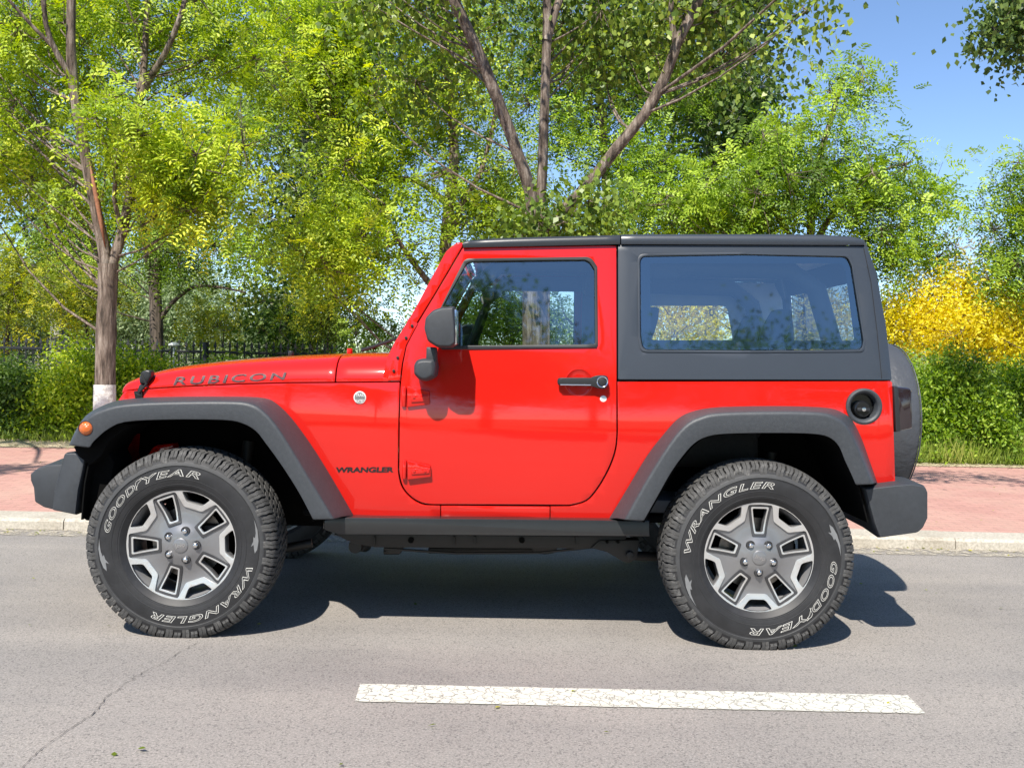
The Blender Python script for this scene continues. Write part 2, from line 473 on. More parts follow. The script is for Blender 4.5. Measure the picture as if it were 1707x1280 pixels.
# bare earth verge behind the pavement with dry leaf litter
m, nt, b, N, L = new_mat('dry_verge'); VER = m
n1 = tex(nt, 'ShaderNodeTexNoise', 5, 8, 0.75); n2 = tex(nt, 'ShaderNodeTexNoise', 60, 5, 0.8)
c = ramp(nt, n2.outputs[0], [(0.32, (0.22, 0.17, 0.10)), (0.5, (0.52, 0.43, 0.30)), (0.7, (0.72, 0.62, 0.45))])
mk = nt.nodes.new('ShaderNodeMix'); mk.data_type = 'RGBA'; L.new(ramp(nt, n1.outputs[0], [(0.5, (0, 0, 0)), (0.7, (0.7, 0.7, 0.7))]), mk.inputs[0]); L.new(c, mk.inputs[6]); mk.inputs[7].default_value = (0.2, 0.24, 0.06, 1)
L.new(mk.outputs[2], b.inputs['Base Color']); b.inputs['Roughness'].default_value = 1; bump(nt, b, n2.outputs[0], 0.8, 0.02)
V = []; F = []; nx = 160
for i in range(nx + 1):
    xx = -20 + 40 * i / nx
    j0 = 0.09 * noise.noise(Vector((xx * 1.3, 0, 0))) + 0.04 * noise.noise(Vector((xx * 6, 2, 0)))
    j1 = 0.2 * noise.noise(Vector((xx * 0.7, 5, 0)))
    V += [(xx, PE - 0.14 + j0, KH + 0.0), (xx, PE + 0.4, KH + 0.01), (xx, PE + 5 + j1, KH - 0.02)]
for i in range(nx):
    for k in range(2): F.append((i * 3 + k, i * 3 + 3 + k, i * 3 + 4 + k, i * 3 + 1 + k))
link('verge', pydata('verge', V, F), VER)['kind'] = 'structure'
# painted dash with crazed paint
m, nt, b, N, L = new_mat('road_paint'); PAINT = m
v1 = tex(nt, 'ShaderNodeTexVoronoi', 24, feature='DISTANCE_TO_EDGE')
nz = tex(nt, 'ShaderNodeTexNoise', 8, 4)
mxv = nt.nodes.new('ShaderNodeMix'); mxv.data_type = 'VECTOR'; mxv.inputs[0].default_value = 0.12
tc = nt.nodes.new('ShaderNodeTexCoord'); L.new(tc.outputs['Object'], mxv.inputs[4]); L.new(nz.outputs['Color'], mxv.inputs[5]); L.new(mxv.outputs[1], v1.inputs['Vector'])
n2 = tex(nt, 'ShaderNodeTexNoise', 170, 5, 0.8); n3 = tex(nt, 'ShaderNodeTexNoise', 5, 4)
L.new(ramp(nt, n2.outputs[0], [(0.3, (0.42, 0.41, 0.36)), (0.5, (0.58, 0.57, 0.50))]), b.inputs['Base Color'])
b.inputs['Roughness'].default_value = 0.7
ad = nt.nodes.new('ShaderNodeMath'); ad.operation = 'MULTIPLY'
L.new(ramp(nt, v1.outputs['Distance'], [(0.008, (0.35, 0.35, 0.35)), (0.035, (1, 1, 1))]), ad.inputs[0])
L.new(ramp(nt, n2.outputs[0], [(0.27, (0, 0, 0)), (0.34, (1, 1, 1))]), ad.inputs[1])
L.new(ad.outputs[0], b.inputs['Alpha'])
c4 = [gnd(600, 1139, 0.004), gnd(1513, 1158, 0.004), gnd(1543, 1188.5, 0.004), gnd(592, 1168, 0.004)]
print('dash', c4)
top = [c4[0].lerp(c4[1], i / 60) + Vector((0, random.uniform(-1, 1) * 0.0025, 0)) for i in range(61)]
bot = [c4[3].lerp(c4[2], i / 60) + Vector((0, random.uniform(-1, 1) * 0.0025, 0)) for i in range(61)]
me = pydata('lane_marking', top + bot, [(i, 61 + i, 62 + i, i + 1) for i in range(60)])
link('lane_marking', me, PAINT)['kind'] = 'structure'
# further dashes of the same line, out of the frame
for dx in (-6.6, 6.6):
    me = pydata('lane_marking', [p + Vector((dx, 0, 0)) for p in top + bot], [(i, 61 + i, 62 + i, i + 1) for i in range(60)])
    link('lane_marking', me, PAINT)['kind'] = 'structure'
# crack in the asphalt
CR = simple('crack_fill', (0.085, 0.078, 0.07), 0.95)
def crack(name, pix, w):
    random.seed(11)
    P_ = [gnd(x, y, 0.004) for x, y in pix]; pts = []
    for a, c in zip(P_, P_[1:]):
        n = max(2, int((c - a).length / 0.02))
        for i in range(n): pts.append(a.lerp(c, i / n))
    V = []; F = []
    off = 0
    for i, p in enumerate(pts):
        off = off * 0.8 + random.uniform(-1, 1) * 0.006
        ww = w * random.uniform(0.1, 1.0) * (1.6 if random.random() < 0.08 else 1) * (0 if random.random() < 0.25 else 1) + 0.0004
        V += [(p.x + off - ww, p.y, p.z), (p.x + off + ww, p.y + 0.002, p.z)]
    for i in range(len(pts) - 1): F.append((2 * i, 2 * i + 1, 2 * i + 3, 2 * i + 2))
    link(name, pydata(name, V, F), CR)['kind'] = 'structure'
crack('road_crack', [(330, 1070), (240, 1120), (185, 1155), (150, 1192), (120, 1212), (88, 1235), (60, 1258), (30, 1285)], 0.0012)

# ================================================================== LEAVES AND TREES
def leaf_mat(name, cols, trans=0.45, rough=0.5):
    """cols: leaf colours, picked per leaf by the 'tone' attribute"""
    m = bpy.data.materials.new(name); m.use_nodes = True
    nt = m.node_tree; nt.nodes.clear(); Lk = nt.links
    out = nt.nodes.new('ShaderNodeOutputMaterial')
    at_ = nt.nodes.new('ShaderNodeAttribute'); at_.attribute_name = 'tone'
    c = ramp(nt, at_.outputs['Fac'], [(i / (len(cols) - 1), k) for i, k in enumerate(cols)])
    pb = nt.nodes.new('ShaderNodeBsdfPrincipled'); pb.inputs['Roughness'].default_value = rough
    pb.inputs['Specular IOR Level'].default_value = 0.35
    tr = nt.nodes.new('ShaderNodeBsdfTranslucent')
    hs_ = nt.nodes.new('ShaderNodeHueSaturation'); hs_.inputs['Saturation'].default_value = 1.15; hs_.inputs['Value'].default_value = 1.5
    Lk.new(c, pb.inputs['Base Color']); Lk.new(c, hs_.inputs['Color']); Lk.new(hs_.outputs[0], tr.inputs[0])
    mx = nt.nodes.new('ShaderNodeMixShader'); mx.inputs[0].default_value = trans
    Lk.new(pb.outputs[0], mx.inputs[1]); Lk.new(tr.outputs[0], mx.inputs[2]); Lk.new(mx.outputs[0], out.inputs[0])
    return m
LM = {
    'green': leaf_mat('leaf_green', [(0.057, 0.115, 0.011), (0.149, 0.253, 0.021), (0.299, 0.437, 0.037), (0.483, 0.621, 0.069)], 0.34),
    'bright': leaf_mat('leaf_yellow_green', [(0.092, 0.161, 0.011), (0.253, 0.368, 0.023), (0.483, 0.598, 0.040), (0.713, 0.759, 0.081)], 0.36),
    'deep': leaf_mat('leaf_deep_green', [(0.03, 0.065, 0.014), (0.065, 0.125, 0.024), (0.12, 0.20, 0.04), (0.20, 0.29, 0.06)]),
    'poplar': leaf_mat('leaf_poplar', [(0.047, 0.088, 0.027), (0.095, 0.155, 0.041), (0.162, 0.230, 0.054), (0.270, 0.351, 0.095)], 0.3, 0.4),
    'aspen': leaf_mat('leaf_aspen', [(0.05, 0.09, 0.020), (0.12, 0.19, 0.033), (0.24, 0.33, 0.05), (0.42, 0.50, 0.10)], 0.35, 0.4),
    'yellow': leaf_mat('leaf_golden', [(0.50, 0.40, 0.012), (0.72, 0.60, 0.025), (0.86, 0.76, 0.05), (0.90, 0.83, 0.16)], 0.5),
    'olive': leaf_mat('leaf_olive_yellow', [(0.09, 0.13, 0.012), (0.19, 0.25, 0.018), (0.34, 0.37, 0.022), (0.58, 0.52, 0.03)], 0.4),
    'pale': leaf_mat('leaf_far_hazed', [(0.24, 0.30, 0.16), (0.31, 0.38, 0.20), (0.37, 0.44, 0.24), (0.44, 0.50, 0.30)]),  # distance haze painted into the leaf colours
    'dry': leaf_mat('leaf_dry', [(0.24, 0.21, 0.14), (0.34, 0.31, 0.21), (0.46, 0.42, 0.29), (0.5, 0.48, 0.36)]),
    'shrub': leaf_mat('leaf_shrub', [(0.06, 0.12, 0.012), (0.15, 0.26, 0.022), (0.29, 0.43, 0.04), (0.46, 0.58, 0.09)]),
    'grass': leaf_mat('grass_blade', [(0.108, 0.176, 0.027), (0.203, 0.284, 0.041), (0.311, 0.392, 0.068), (0.486, 0.499, 0.149)], 0.3),
}
# bark
m, nt, b, N, L = new_mat('bark'); BARK = m
tc = nt.nodes.new('ShaderNodeTexCoord'); mp = nt.nodes.new('ShaderNodeMapping'); mp.inputs['Scale'].default_value = (26, 26, 3.2); L.new(tc.outputs['Object'], mp.inputs[0])
n1 = nt.nodes.new('ShaderNodeTexNoise'); n1.inputs['Scale'].default_value = 1; n1.inputs['Detail'].default_value = 7; n1.inputs['Roughness'].default_value = 0.7; L.new(mp.outputs[0], n1.inputs['Vector'])
L.new(ramp(nt, n1.outputs[0], [(0.35, (0.035, 0.025, 0.018)), (0.5, (0.17, 0.128, 0.10)), (0.68, (0.40, 0.335, 0.28))]), b.inputs['Base Color'])
b.inputs['Roughness'].default_value = 0.95; bump(nt, b, n1.outputs[0], 1.0, 0.03)
m, nt, b, N, L = new_mat('dark_bark'); BARKD = m
tc = nt.nodes.new('ShaderNodeTexCoord'); mp = nt.nodes.new('ShaderNodeMapping'); mp.inputs['Scale'].default_value = (22, 22, 3); L.new(tc.outputs['Object'], mp.inputs[0])
n1 = nt.nodes.new('ShaderNodeTexNoise'); n1.inputs['Scale'].default_value = 1; n1.inputs['Detail'].default_value = 6; L.new(mp.outputs[0], n1.inputs['Vector'])
L.new(ramp(nt, n1.outputs[0], [(0.35, (0.03, 0.024, 0.018)), (0.6, (0.13, 0.10, 0.08))]), b.inputs['Base Color']); b.inputs['Roughness'].default_value = 0.95
bump(nt, b, n1.outputs[0], 0.8, 0.02)
m, nt, b, N, L = new_mat('pale_bark'); BARKP = m
tc = nt.nodes.new('ShaderNodeTexCoord'); mp = nt.nodes.new('ShaderNodeMapping'); mp.inputs['Scale'].default_value = (5, 5, 9); L.new(tc.outputs['Object'], mp.inputs[0])
n1 = nt.nodes.new('ShaderNodeTexNoise'); n1.inputs['Scale'].default_value = 1; n1.inputs['Detail'].default_value = 7; L.new(mp.outputs[0], n1.inputs['Vector'])
L.new(ramp(nt, n1.outputs[0], [(0.38, (0.07, 0.065, 0.05)), (0.5, (0.34, 0.34, 0.28)), (0.7, (0.52, 0.52, 0.44))]), b.inputs['Base Color']); b.inputs['Roughness'].default_value = 0.8
# limewash on the foot of the street trees
m, nt, b, N, L = new_mat('limewash'); LIME = m
n1 = tex(nt, 'ShaderNodeTexNoise', 12, 7, 0.75)
L.new(ramp(nt, n1.outputs[0], [(0.30, (0.16, 0.12, 0.10)), (0.42, (0.62, 0.60, 0.56)), (0.7, (0.80, 0.78, 0.74))]), b.inputs['Base Color']); b.inputs['Roughness'].default_value = 0.95
n2 = tex(nt, 'ShaderNodeTexNoise', 30, 5); bump(nt, b, n2.outputs[0], 0.8, 0.02)
WOUND = simple('bare_wood', (0.30, 0.13, 0.07), 0.8, var=0.5, vscale=20, bscale=40, bstr=0.5, bdist=0.01)

def unit(v): return v / np.maximum(1e-9, np.linalg.norm(v, axis=-1, keepdims=True))
def quads_from(base, d, side, nrm, ln, wd):
    """leaf = rhombus folded along its midrib: base, left, tip, right"""
    tip = base + d * ln
    mid = base + d * ln * 0.45
    l = mid + side * wd * 0.5 + nrm * wd * 0.12
    r = mid - side * wd * 0.5 + nrm * wd * 0.12
    V = np.stack([base, l, tip, r], 1).reshape(-1, 3)
    F = np.arange(len(base) * 4).reshape(-1, 4)
    return V, F
DENS = 1.6
def crown_points(blobs, rng, seed, gap=0.0, gscale=1.1, clump=9):
    """cluster centres spread through ellipsoids given as (px, py, Y, rx_px, ry_px, count); they sit in clumps, with gaps between"""
    P_ = []
    for (px, py, Y, rx, ry, n) in blobs:
        n = max(4, int(n * DENS))
        c = at(px, py, Y); k = Y / FPX
        m_ = max(2, n // clump)
        q = unit(rng.normal(size=(m_ * 3, 3))) * (rng.random((m_ * 3, 1)) ** 0.42)
        q = q * np.array([rx * k, 0.8 * max(rx, ry * 0.7) * k, ry * k]) + np.array(c)
        if gap > 0:
            keep = np.array([noise.noise(Vector((p[0] * gscale + seed, p[1] * gscale, p[2] * gscale))) > gap - 0.52 for p in q])
            q = q[keep]
        q = q[:m_]
        if len(q) == 0: continue
        r = 0.25 * (Y / 10) ** 0.5 * (1.0 if clump > 1 else 0.0) * min(1.0, 2.2 * min(rx, ry) * k)
        q = np.repeat(q, clump, 0) + rng.normal(size=(len(q) * clump, 3)) * np.array([1.0, 1.0, 0.5]) * r
        P_.append(q)
    return np.concatenate(P_)
def leaf_clusters(C, rng, style, size, spread, per, droop=0.3):
    """C cluster centres -> leaf quads + tone"""
    n = len(C)
    ctone = np.clip(0.48 + np.repeat(rng.normal(0, 0.24, n // 9 + 1), 9)[:n] + rng.normal(0, 0.10, n), 0, 1)
    Vs = []; Fs = []; Ts = []
    if style == 'pinnate':
        K = per; mpair = 6
        cc = np.repeat(C, K, 0); tt = np.repeat(ctone, K)
        start = cc + rng.normal(size=cc.shape) * spread * 0.5
        d = unit(rng.normal(size=cc.shape) + np.array([0, 0, -droop]))
        up = unit(rng.normal(size=cc.shape) * 0.5 + np.array([0, -0.45, 0.9]))
        side = unit(np.cross(d, up)); nr = unit(np.cross(side, d))
        Lr = spread * rng.uniform(0.7, 1.2, (len(cc), 1))
        for k in range(mpair):
            t = (k + 1) / (mpair + 0.5)
            b0 = start + d * Lr * t + np.array([0, 0, -1]) * (Lr * t * t * 0.35)
            for s in (-1, 1):
                ld = unit(side * s + d * 0.55 + rng.normal(size=cc.shape) * 0.18 + np.array([0, 0, -0.15]))
                V, F = quads_from(b0, ld, unit(np.cross(ld, nr)), nr, size * rng.uniform(0.75, 1.15, (len(cc), 1)), size * 0.36)
                Fs.append(F + sum(len(v) for v in Vs)); Vs.append(V); Ts.append(np.clip(tt + rng.normal(0, 0.13, len(cc)), 0, 1))
    else:
        cc = np.repeat(C, per, 0); tt = np.repeat(ctone, per)
        b0 = cc + rng.normal(size=cc.shape) * spread * 0.5
        d = unit(rng.normal(size=cc.shape) + np.array([0, 0, -droop]))
        up = unit(rng.normal(size=cc.shape) * 0.8 + np.array([0, -0.3, 0.8]))
        side = unit(np.cross(d, up)); nr = np.cross(side, d)
        wd = 0.85 if style == 'round' else (0.28 if style == 'narrow' else 0.5)
        V, F = quads_from(b0, d, side, nr, size * rng.uniform(0.6, 1.25, (len(cc), 1)), size * wd * rng.uniform(0.8, 1.1, (len(cc), 1)))
        Vs.append(V); Fs.append(F); Ts.append(np.clip(tt + rng.normal(0, 0.13, len(cc)), 0, 1))
    return np.concatenate(Vs), np.concatenate(Fs), np.concatenate(Ts)
def twig_tubes(pairs, sides=5):
    """pairs = [(start, end, r0, r1)] -> one mesh of bent twigs"""
    V = []; F = []
    for a, c, r0, r1 in pairs:
        a = Vector(a); c = Vector(c); m_ = a.lerp(c, 0.5) + Vector((0, 0, -0.06 * (c - a).length)) + Vector((random.uniform(-1, 1), random.uniform(-1, 1), random.uniform(-1, 1))) * 0.07 * (c - a).length
        pts = [a, a.lerp(m_, 0.5) + (m_ - a.lerp(c, 0.5)) * 0.25, m_, m_.lerp(c, 0.5) + (m_ - a.lerp(c, 0.5)) * 0.25, c]
        rings = tube_rings(pts, [r0 + (r1 - r0) * t for t in (0, 0.25, 0.5, 0.75, 1)], sides)
        n0 = len(V)
        for r in rings: V += r
        for i in range(4):
            for j in range(sides):
                p = n0 + i * sides + j; q = n0 + i * sides + (j + 1) % sides
                F.append((p, q, q + sides, p + sides))
    me = pydata('branches', V, F, True)
    return me
TREES = 0
def tree(name, label, cat, limbs, blobs, mat, style='pinnate', size=0.045, spread=0.24, per=5, group=None, bark=None, droop=0.3, gap=0.32, hub_every=14, seed=1, twig=0.006, extra=None, kinds=None, trunk_parts=True, gscale=1.1):
    """limbs: list of ([(px, py, Y)...], r0, r1); the first starts at the ground"""
    global TREES
    TREES += 1
    rng = np.random.default_rng(100 + TREES * 7 + seed); random.seed(TREES + 50)
    bark = bark or BARK
    first = [at(*q) for q in limbs[0][0]]
    base = Vector((first[0].x, first[0].y, -0.03))
    root = empty(name, base, label, cat, group)
    Vt = []; Ft = []; nodes = []
    for li, (pts, r0, r1) in enumerate(limbs):
        P_ = [at(*q) for q in pts]
        if li == 0: P_ = [base] + [p for p in P_ if p.z > 0.05]
        # densify
        D = []; 
        for i in range(len(P_) - 1):
            n = max(2, int((P_[i + 1] - P_[i]).length / 0.15))
            p0 = P_[max(i - 1, 0)]; p1 = P_[i]; p2 = P_[i + 1]; p3 = P_[min(i + 2, len(P_) - 1)]
            for k in range(n):
                t = k / n
                D.append(0.5 * ((2 * p1) + (p2 - p0) * t + (2 * p0 - 5 * p1 + 4 * p2 - p3) * t * t + (-p0 + 3 * p1 - 3 * p2 + p3) * t ** 3))
        D.append(P_[-1])
        rr = [r0 + (r1 - r0) * (i / (len(D) - 1)) ** 0.8 for i in range(len(D))]
        if li == 0:
            for i in range(min(4, len(D))): rr[i] *= 1.25 - 0.06 * i
        for i in range(len(rr)): rr[i] *= 1 + 0.07 * noise.noise(Vector((i * 0.6, li, TREES)))
        rings = tube_rings(D, rr, 12 if r0 > 0.04 else 7, 0.05)
        k = len(rings[0]); n0 = len(Vt)
        for r in rings: Vt += [q - base for q in r]
        for i in range(len(rings) - 1):
            for j in range(k):
                a = n0 + i * k + j; b_ = n0 + i * k + (j + 1) % k
                Ft.append((a, b_, b_ + k, a + k))
        for i, p in enumerate(D):
            if p.z > 1.0: nodes.append((p, rr[i]))
    tr = link('trunk', pydata('trunk', Vt, Ft, True), bark, root)
    C = crown_points(blobs, rng, seed, gap, gscale)
    if not nodes: nodes = [(base + Vector((0, 0, 0.5)), 0.02)]
    nodeP = np.array([n[0] for n in nodes]); nodeR = [n[1] for n in nodes]
    pairs = []
    H = C[::hub_every] if len(C) > hub_every * 3 else C[:0]
    for h in H:
        hd = np.linalg.norm((nodeP - h)[:, :2], axis=1)
        dd = np.linalg.norm(nodeP - h, axis=1) + np.maximum(0, nodeP[:, 2] - (h[2] - 0.7 * hd)) * 1.4
        k = int(np.argmin(dd)); pairs.append((nodeP[k] , h, min(nodeR[k] * 0.4, 0.006 + 0.0035 * dd[k], 0.02), 0.004))
    if len(H):
        for c in C:
            dd = np.linalg.norm(H - c, axis=1); k = int(np.argmin(dd))
            if 0.05 < dd[k] < 2.5: pairs.append((H[k], c, twig, twig * 0.35))
    if pairs:
        me = twig_tubes([(Vector(a) - base, Vector(c) - base, r0, r1) for a, c, r0, r1 in pairs])
        link('branches', me, bark, root)
    V, F, T = leaf_clusters(C, rng, style, size * 1.28, spread, per, droop)
    lf = link('crown', np_mesh('crown', V - np.array(base), F, attr=T), LM[mat], root)
    return root
# --- street trees on the pavement
g0_ = gnd(176, 800, KH)
t1 = tree('street_tree', 'street tree with whitewashed trunk foot and split orange bark, standing left of the bonnet', 'tree',
     [([(172, 790, 9.0), (175, 640, 9.0), (177, 560, 9.0), (179, 490, 9.0), (181, 440, 9.0)], 0.098, 0.088),
      ([(179, 455, 9.0), (172, 410, 8.98), (160, 350, 8.95), (148, 290, 8.9), (133, 210, 8.85), (121, 130, 8.8), (118, 40, 8.8), (122, -80, 8.8)], 0.062, 0.036),
      ([(183, 450, 9.0), (200, 400, 9.05), (214, 340, 9.1), (218, 280, 9.2), (212, 230, 9.3), (235, 150, 9.3), (243, 60, 9.4), (250, -60, 9.5)], 0.055, 0.025),
      ([(226, 180, 9.3), (250, 130, 9.2), (275, 90, 9.1), (300, 30, 9.0), (320, -50, 9)], 0.04, 0.02),
      ([(126, 140, 8.8), (95, 90, 8.7), (76, 40, 8.6), (70, -40, 8.5)], 0.034, 0.02),
      ([(88, 78, 8.7), (50, 40, 8.6), (15, 0, 8.5)], 0.022, 0.012),
      ([(205, 390, 9.0), (190, 330, 8.9), (195, 260, 8.8), (180, 160, 8.7)], 0.028, 0.012)],
     [(60, 60, 10.2, 150, 110, 150), (200, 30, 10.3, 190, 90, 150), (330, 60, 9.6, 120, 130, 110), (110, 230, 10.2, 170, 80, 100), (310, 240, 9.2, 120, 90, 110), (220, 330, 9.8, 120, 60, 40), (0, 200, 9.6, 90, 110, 60), (340, 330, 8.9, 70, 50, 50), (20, 20, 9.0, 60, 80, 40), (150, 190, 8.2, 70, 28, 10), (230, 215, 8.3, 70, 35, 16)],
     'bright', 'pinnate', 0.048, 0.26, 5, group='street trees on the pavement', gap=0.45, seed=3)
# whitewash sleeve and torn bark are parts of the tree
p0 = at(173, 790, 9.0); p1 = at(174.5, 641, 9.0)
bz = t1.location
wpts = [Vector((p0.x, 9.0, KH - 0.1)), Vector((p0.x + 0.004, 9.0, 0.45)), p1]
slv = link('whitewash', loft_mesh('whitewash', tube_rings([p - bz for p in wpts], [0.125, 0.108, 0.1015], 16), cap=False), LIME, t1); slv.data.shade_smooth()
wp = [at(149, 270, 8.86), at(159, 320, 8.885), (at(168, 370, 8.925)), at(175, 412, 8.93)]
wo = link('torn_bark', loft_mesh('torn_bark', tube_rings([p - bz for p in wp], [0.004, 0.022, 0.02, 0.004], 8)), WOUND, t1); wo.data.shade_smooth()
tree('street_tree', 'next street tree along the pavement, outside the left edge, shading the paving', 'tree',
     [([(-330, 800, 9.0), (-330, 560, 9.0), (-335, 400, 9.0), (-345, 150, 9.0), (-350, -100, 8.8)], 0.10, 0.05), ([(-340, 200, 9), (-480, -50, 7.6), (-640, -240, 6.2)], 0.04, 0.015)],
     [(-690, -260, 5.9, 190, 60, 40), (-520, -330, 6.1, 90, 40, 14), (-380, 0, 8.8, 160, 180, 40)],
     'bright', 'pinnate', 0.048, 0.26, 5, group='street trees on the pavement', gap=0.3, seed=4)
t2 = tree('street_tree', 'three-limbed street tree rising behind the door of the red car', 'tree',
     [([(893, 800, 8.4), (893, 600, 8.4), (893, 480, 8.4), (893, 400, 8.4), (893, 350, 8.4)], 0.13, 0.115),
      ([(890, 385, 8.4), (884, 320, 8.35), (862, 255, 8.3), (835, 180, 8.2), (796, 85, 8.1), (757, 0, 8.0), (725, -80, 7.9)], 0.058, 0.044),
      ([(896, 385, 8.4), (903, 310, 8.4), (906, 230, 8.35), (909, 140, 8.3), (912, 40, 8.3), (910, -60, 8.2)], 0.05, 0.036),
      ([(911, 70, 8.3), (925, 20, 8.35), (945, -30, 8.4)], 0.045, 0.03),
      ([(900, 395, 8.4), (945, 345, 8.4), (985, 302, 8.35), (1030, 245, 8.3), (1075, 190, 8.2), (1108, 130, 8.2), (1130, 70, 8.1), (1160, 10, 8.1), (1195, -70, 8)], 0.056, 0.04),
      ([(1128, 80, 8.1), (1118, 20, 8.1), (1125, -40, 8.1)], 0.03, 0.02)],
     [(640, 0, 8.6, 130, 80, 60), (740, -10, 9.2, 120, 90, 50), (880, -10, 9.4, 170, 70, 60), (1050, 0, 9.2, 130, 80, 80), (1150, -20, 8.4, 90, 80, 80), (1342, 12, 7.6, 14, 20, 5), (720, 120, 9.2, 90, 60, 30), (1020, 110, 9.4, 120, 60, 36), (1150, 90, 8.8, 60, 60, 24), (900, -170, 8, 300, 60, 60), (1000, 30, 7.6, 70, 60, 14), (1560, -330, 6.3, 150, 60, 14)],
     'aspen', 'round', 0.052, 0.42, 17, group='street trees on the pavement', droop=1.6, gap=0.42, seed=5, twig=0.005)
tree('sapling', 'broad-leaved shoots sprouting round the fork of the three-limbed tree', 'tree',
     [([(915, 760, 8.25), (915, 500, 8.25), (918, 400, 8.25), (925, 340, 8.2)], 0.015, 0.008)],
     [(925, 372, 8.1, 48, 32, 13), (962, 348, 8.15, 32, 34, 9), (860, 378, 8.2, 36, 20, 5), (1005, 378, 8.3, 40, 20, 5)], 'aspen', 'round', 0.05, 0.3, 26, droop=1.0, gap=0, hub_every=6)
# --- trees behind the hedge
tree('ash_tree', 'dark-trunked tree just behind the hedge, its bright boughs over the windscreen', 'tree',
     [([(742, 700, 12), (740, 560, 12), (741, 440, 12), (748, 350, 12), (757, 270, 12), (752, 180, 12), (740, 60, 12)], 0.11, 0.05),
      ([(742, 500, 12), (712, 468, 11.8), (680, 425, 11.6), (655, 385, 11.4), (640, 340, 11.2)], 0.05, 0.02),
      ([(748, 400, 12), (775, 330, 12), (800, 290, 12), (820, 220, 12), (830, 150, 12)], 0.05, 0.02),
      ([(745, 340, 12), (690, 300, 12), (610, 300, 12), (570, 260, 12), (555, 230, 12)], 0.045, 0.02)],
     [(620, 395, 11.2, 110, 60, 110), (560, 160, 12, 120, 90, 100), (660, 220, 12, 110, 90, 100), (700, 330, 12, 80, 50, 50), (780, 160, 12.3, 90, 130, 110), (520, 60, 12, 110, 80, 100), (640, 60, 12, 120, 80, 120), (690, 400, 11.8, 50, 50, 16), (820, 300, 12.3, 70, 70, 60), (820, 370, 12.4, 70, 30, 30), (600, 310, 11.8, 80, 60, 36)],
     'bright', 'pinnate', 0.055, 0.32, 5, gap=0.42, seed=9)
tree('ash_tree', 'twin-stemmed shady tree behind the hedge between the whitewashed tree and the bonnet', 'tree',
     [([(262, 700, 14), (261, 560, 14), (257, 470, 14), (246, 410, 14), (232, 350, 14), (225, 280, 14)], 0.13, 0.06),
      ([(259, 480, 14), (264, 420, 14), (268, 350, 14), (285, 270, 14)], 0.08, 0.04),
      ([(266, 535, 14), (285, 507, 14), (320, 480, 13.8), (360, 478, 13.6), (410, 488, 13.4)], 0.04, 0.012)],
     [(300, 400, 14, 110, 50, 90), (250, 300, 14, 120, 80, 60), (370, 425, 13.6, 60, 30, 20), (370, 470, 13.6, 80, 25, 14), (160, 380, 14.2, 90, 60, 60), (260, 200, 14.4, 150, 90, 55), (390, 260, 14, 50, 80, 30)],
     'green', 'pinnate', 0.055, 0.34, 5, gap=0.46, seed=12, bark=BARKD)
for k, (px, lab, bl) in enumerate((
    (512, 'pale-barked poplar standing left of the windscreen, its foot over the bonnet', [(512, 60, 18, 110, 110, 140), (480, 200, 18, 95, 110, 150), (500, 330, 18, 90, 90, 150), (505, 440, 18, 60, 90, 120), (505, 540, 18, 60, 50, 80)]),
    (552, 'slimmer pale poplar right beside the first, behind the bright boughs', [(560, 100, 19, 80, 150, 110), (570, 300, 19, 75, 110, 120), (548, 420, 19, 45, 60, 40)]),
    (1185, 'pale-stemmed poplar seen above the middle of the hardtop', [(1170, 60, 17, 85, 110, 150), (1190, 200, 17, 95, 110, 150), (1190, 330, 17, 80, 90, 100)]),
    (1250, 'tallest narrow poplar, against open blue sky on its right', [(1238, 20, 16, 36, 130, 120), (1244, 160, 16, 36, 110, 100), (1250, 280, 16, 60, 80, 80)]),
    (95, 'poplar at the far left, thin dark leaves against the sky', [(60, 330, 19, 110, 100, 150), (90, 450, 19, 60, 60, 60), (40, 200, 19, 110, 90, 90)]))):
    Y = bl[0][2]
    tree('poplar_tree', lab, 'tree', [([(px, 640, Y), (px, 450, Y), (px - 1, 250, Y), (px - 3, 80, Y), (px, -90, Y)], 0.15, 0.07)],
         bl, 'poplar', 'round', 0.085, 0.5, 15, group='poplars behind the hedge', bark=BARKP, droop=0.8, gap=0.43, seed=20 + k, twig=0.008)
tree('broad_tree', 'broad airy green tree leaning out into the blue sky right of the hardtop', 'tree',
     [([(1345, 680, 14), (1348, 500, 14), (1352, 380, 14), (1362, 280, 14), (1385, 200, 14), (1405, 130, 14)], 0.12, 0.03),
      ([(1350, 420, 14), (1400, 340, 14), (1460, 290, 14), (1520, 270, 14)], 0.06, 0.015),
      ([(1350, 440, 14), (1290, 350, 14), (1260, 280, 14)], 0.05, 0.02),
      ([(1352, 470, 14), (1420, 410, 14), (1500, 380, 14)], 0.05, 0.015)],
     [(1412, 120, 14, 26, 34, 14), (1395, 185, 14, 55, 38, 34), (1345, 245, 14, 70, 50, 46), (1430, 255, 14, 60, 42, 28), (1380, 320, 13.8, 110, 65, 80), (1490, 315, 14, 65, 45, 44), (1270, 330, 14.2, 110, 80, 110), (1530, 300, 14, 30, 28, 12), (1180, 350, 14.4, 110, 50, 90), (1480, 390, 14, 75, 50, 60), (1070, 330, 14.4, 90, 60, 70), (1500, 440, 14, 40, 40, 20), (1545, 345, 14, 22, 40, 10)],
     'green', 'pinnate', 0.06, 0.34, 5, gap=0.42, seed=31)
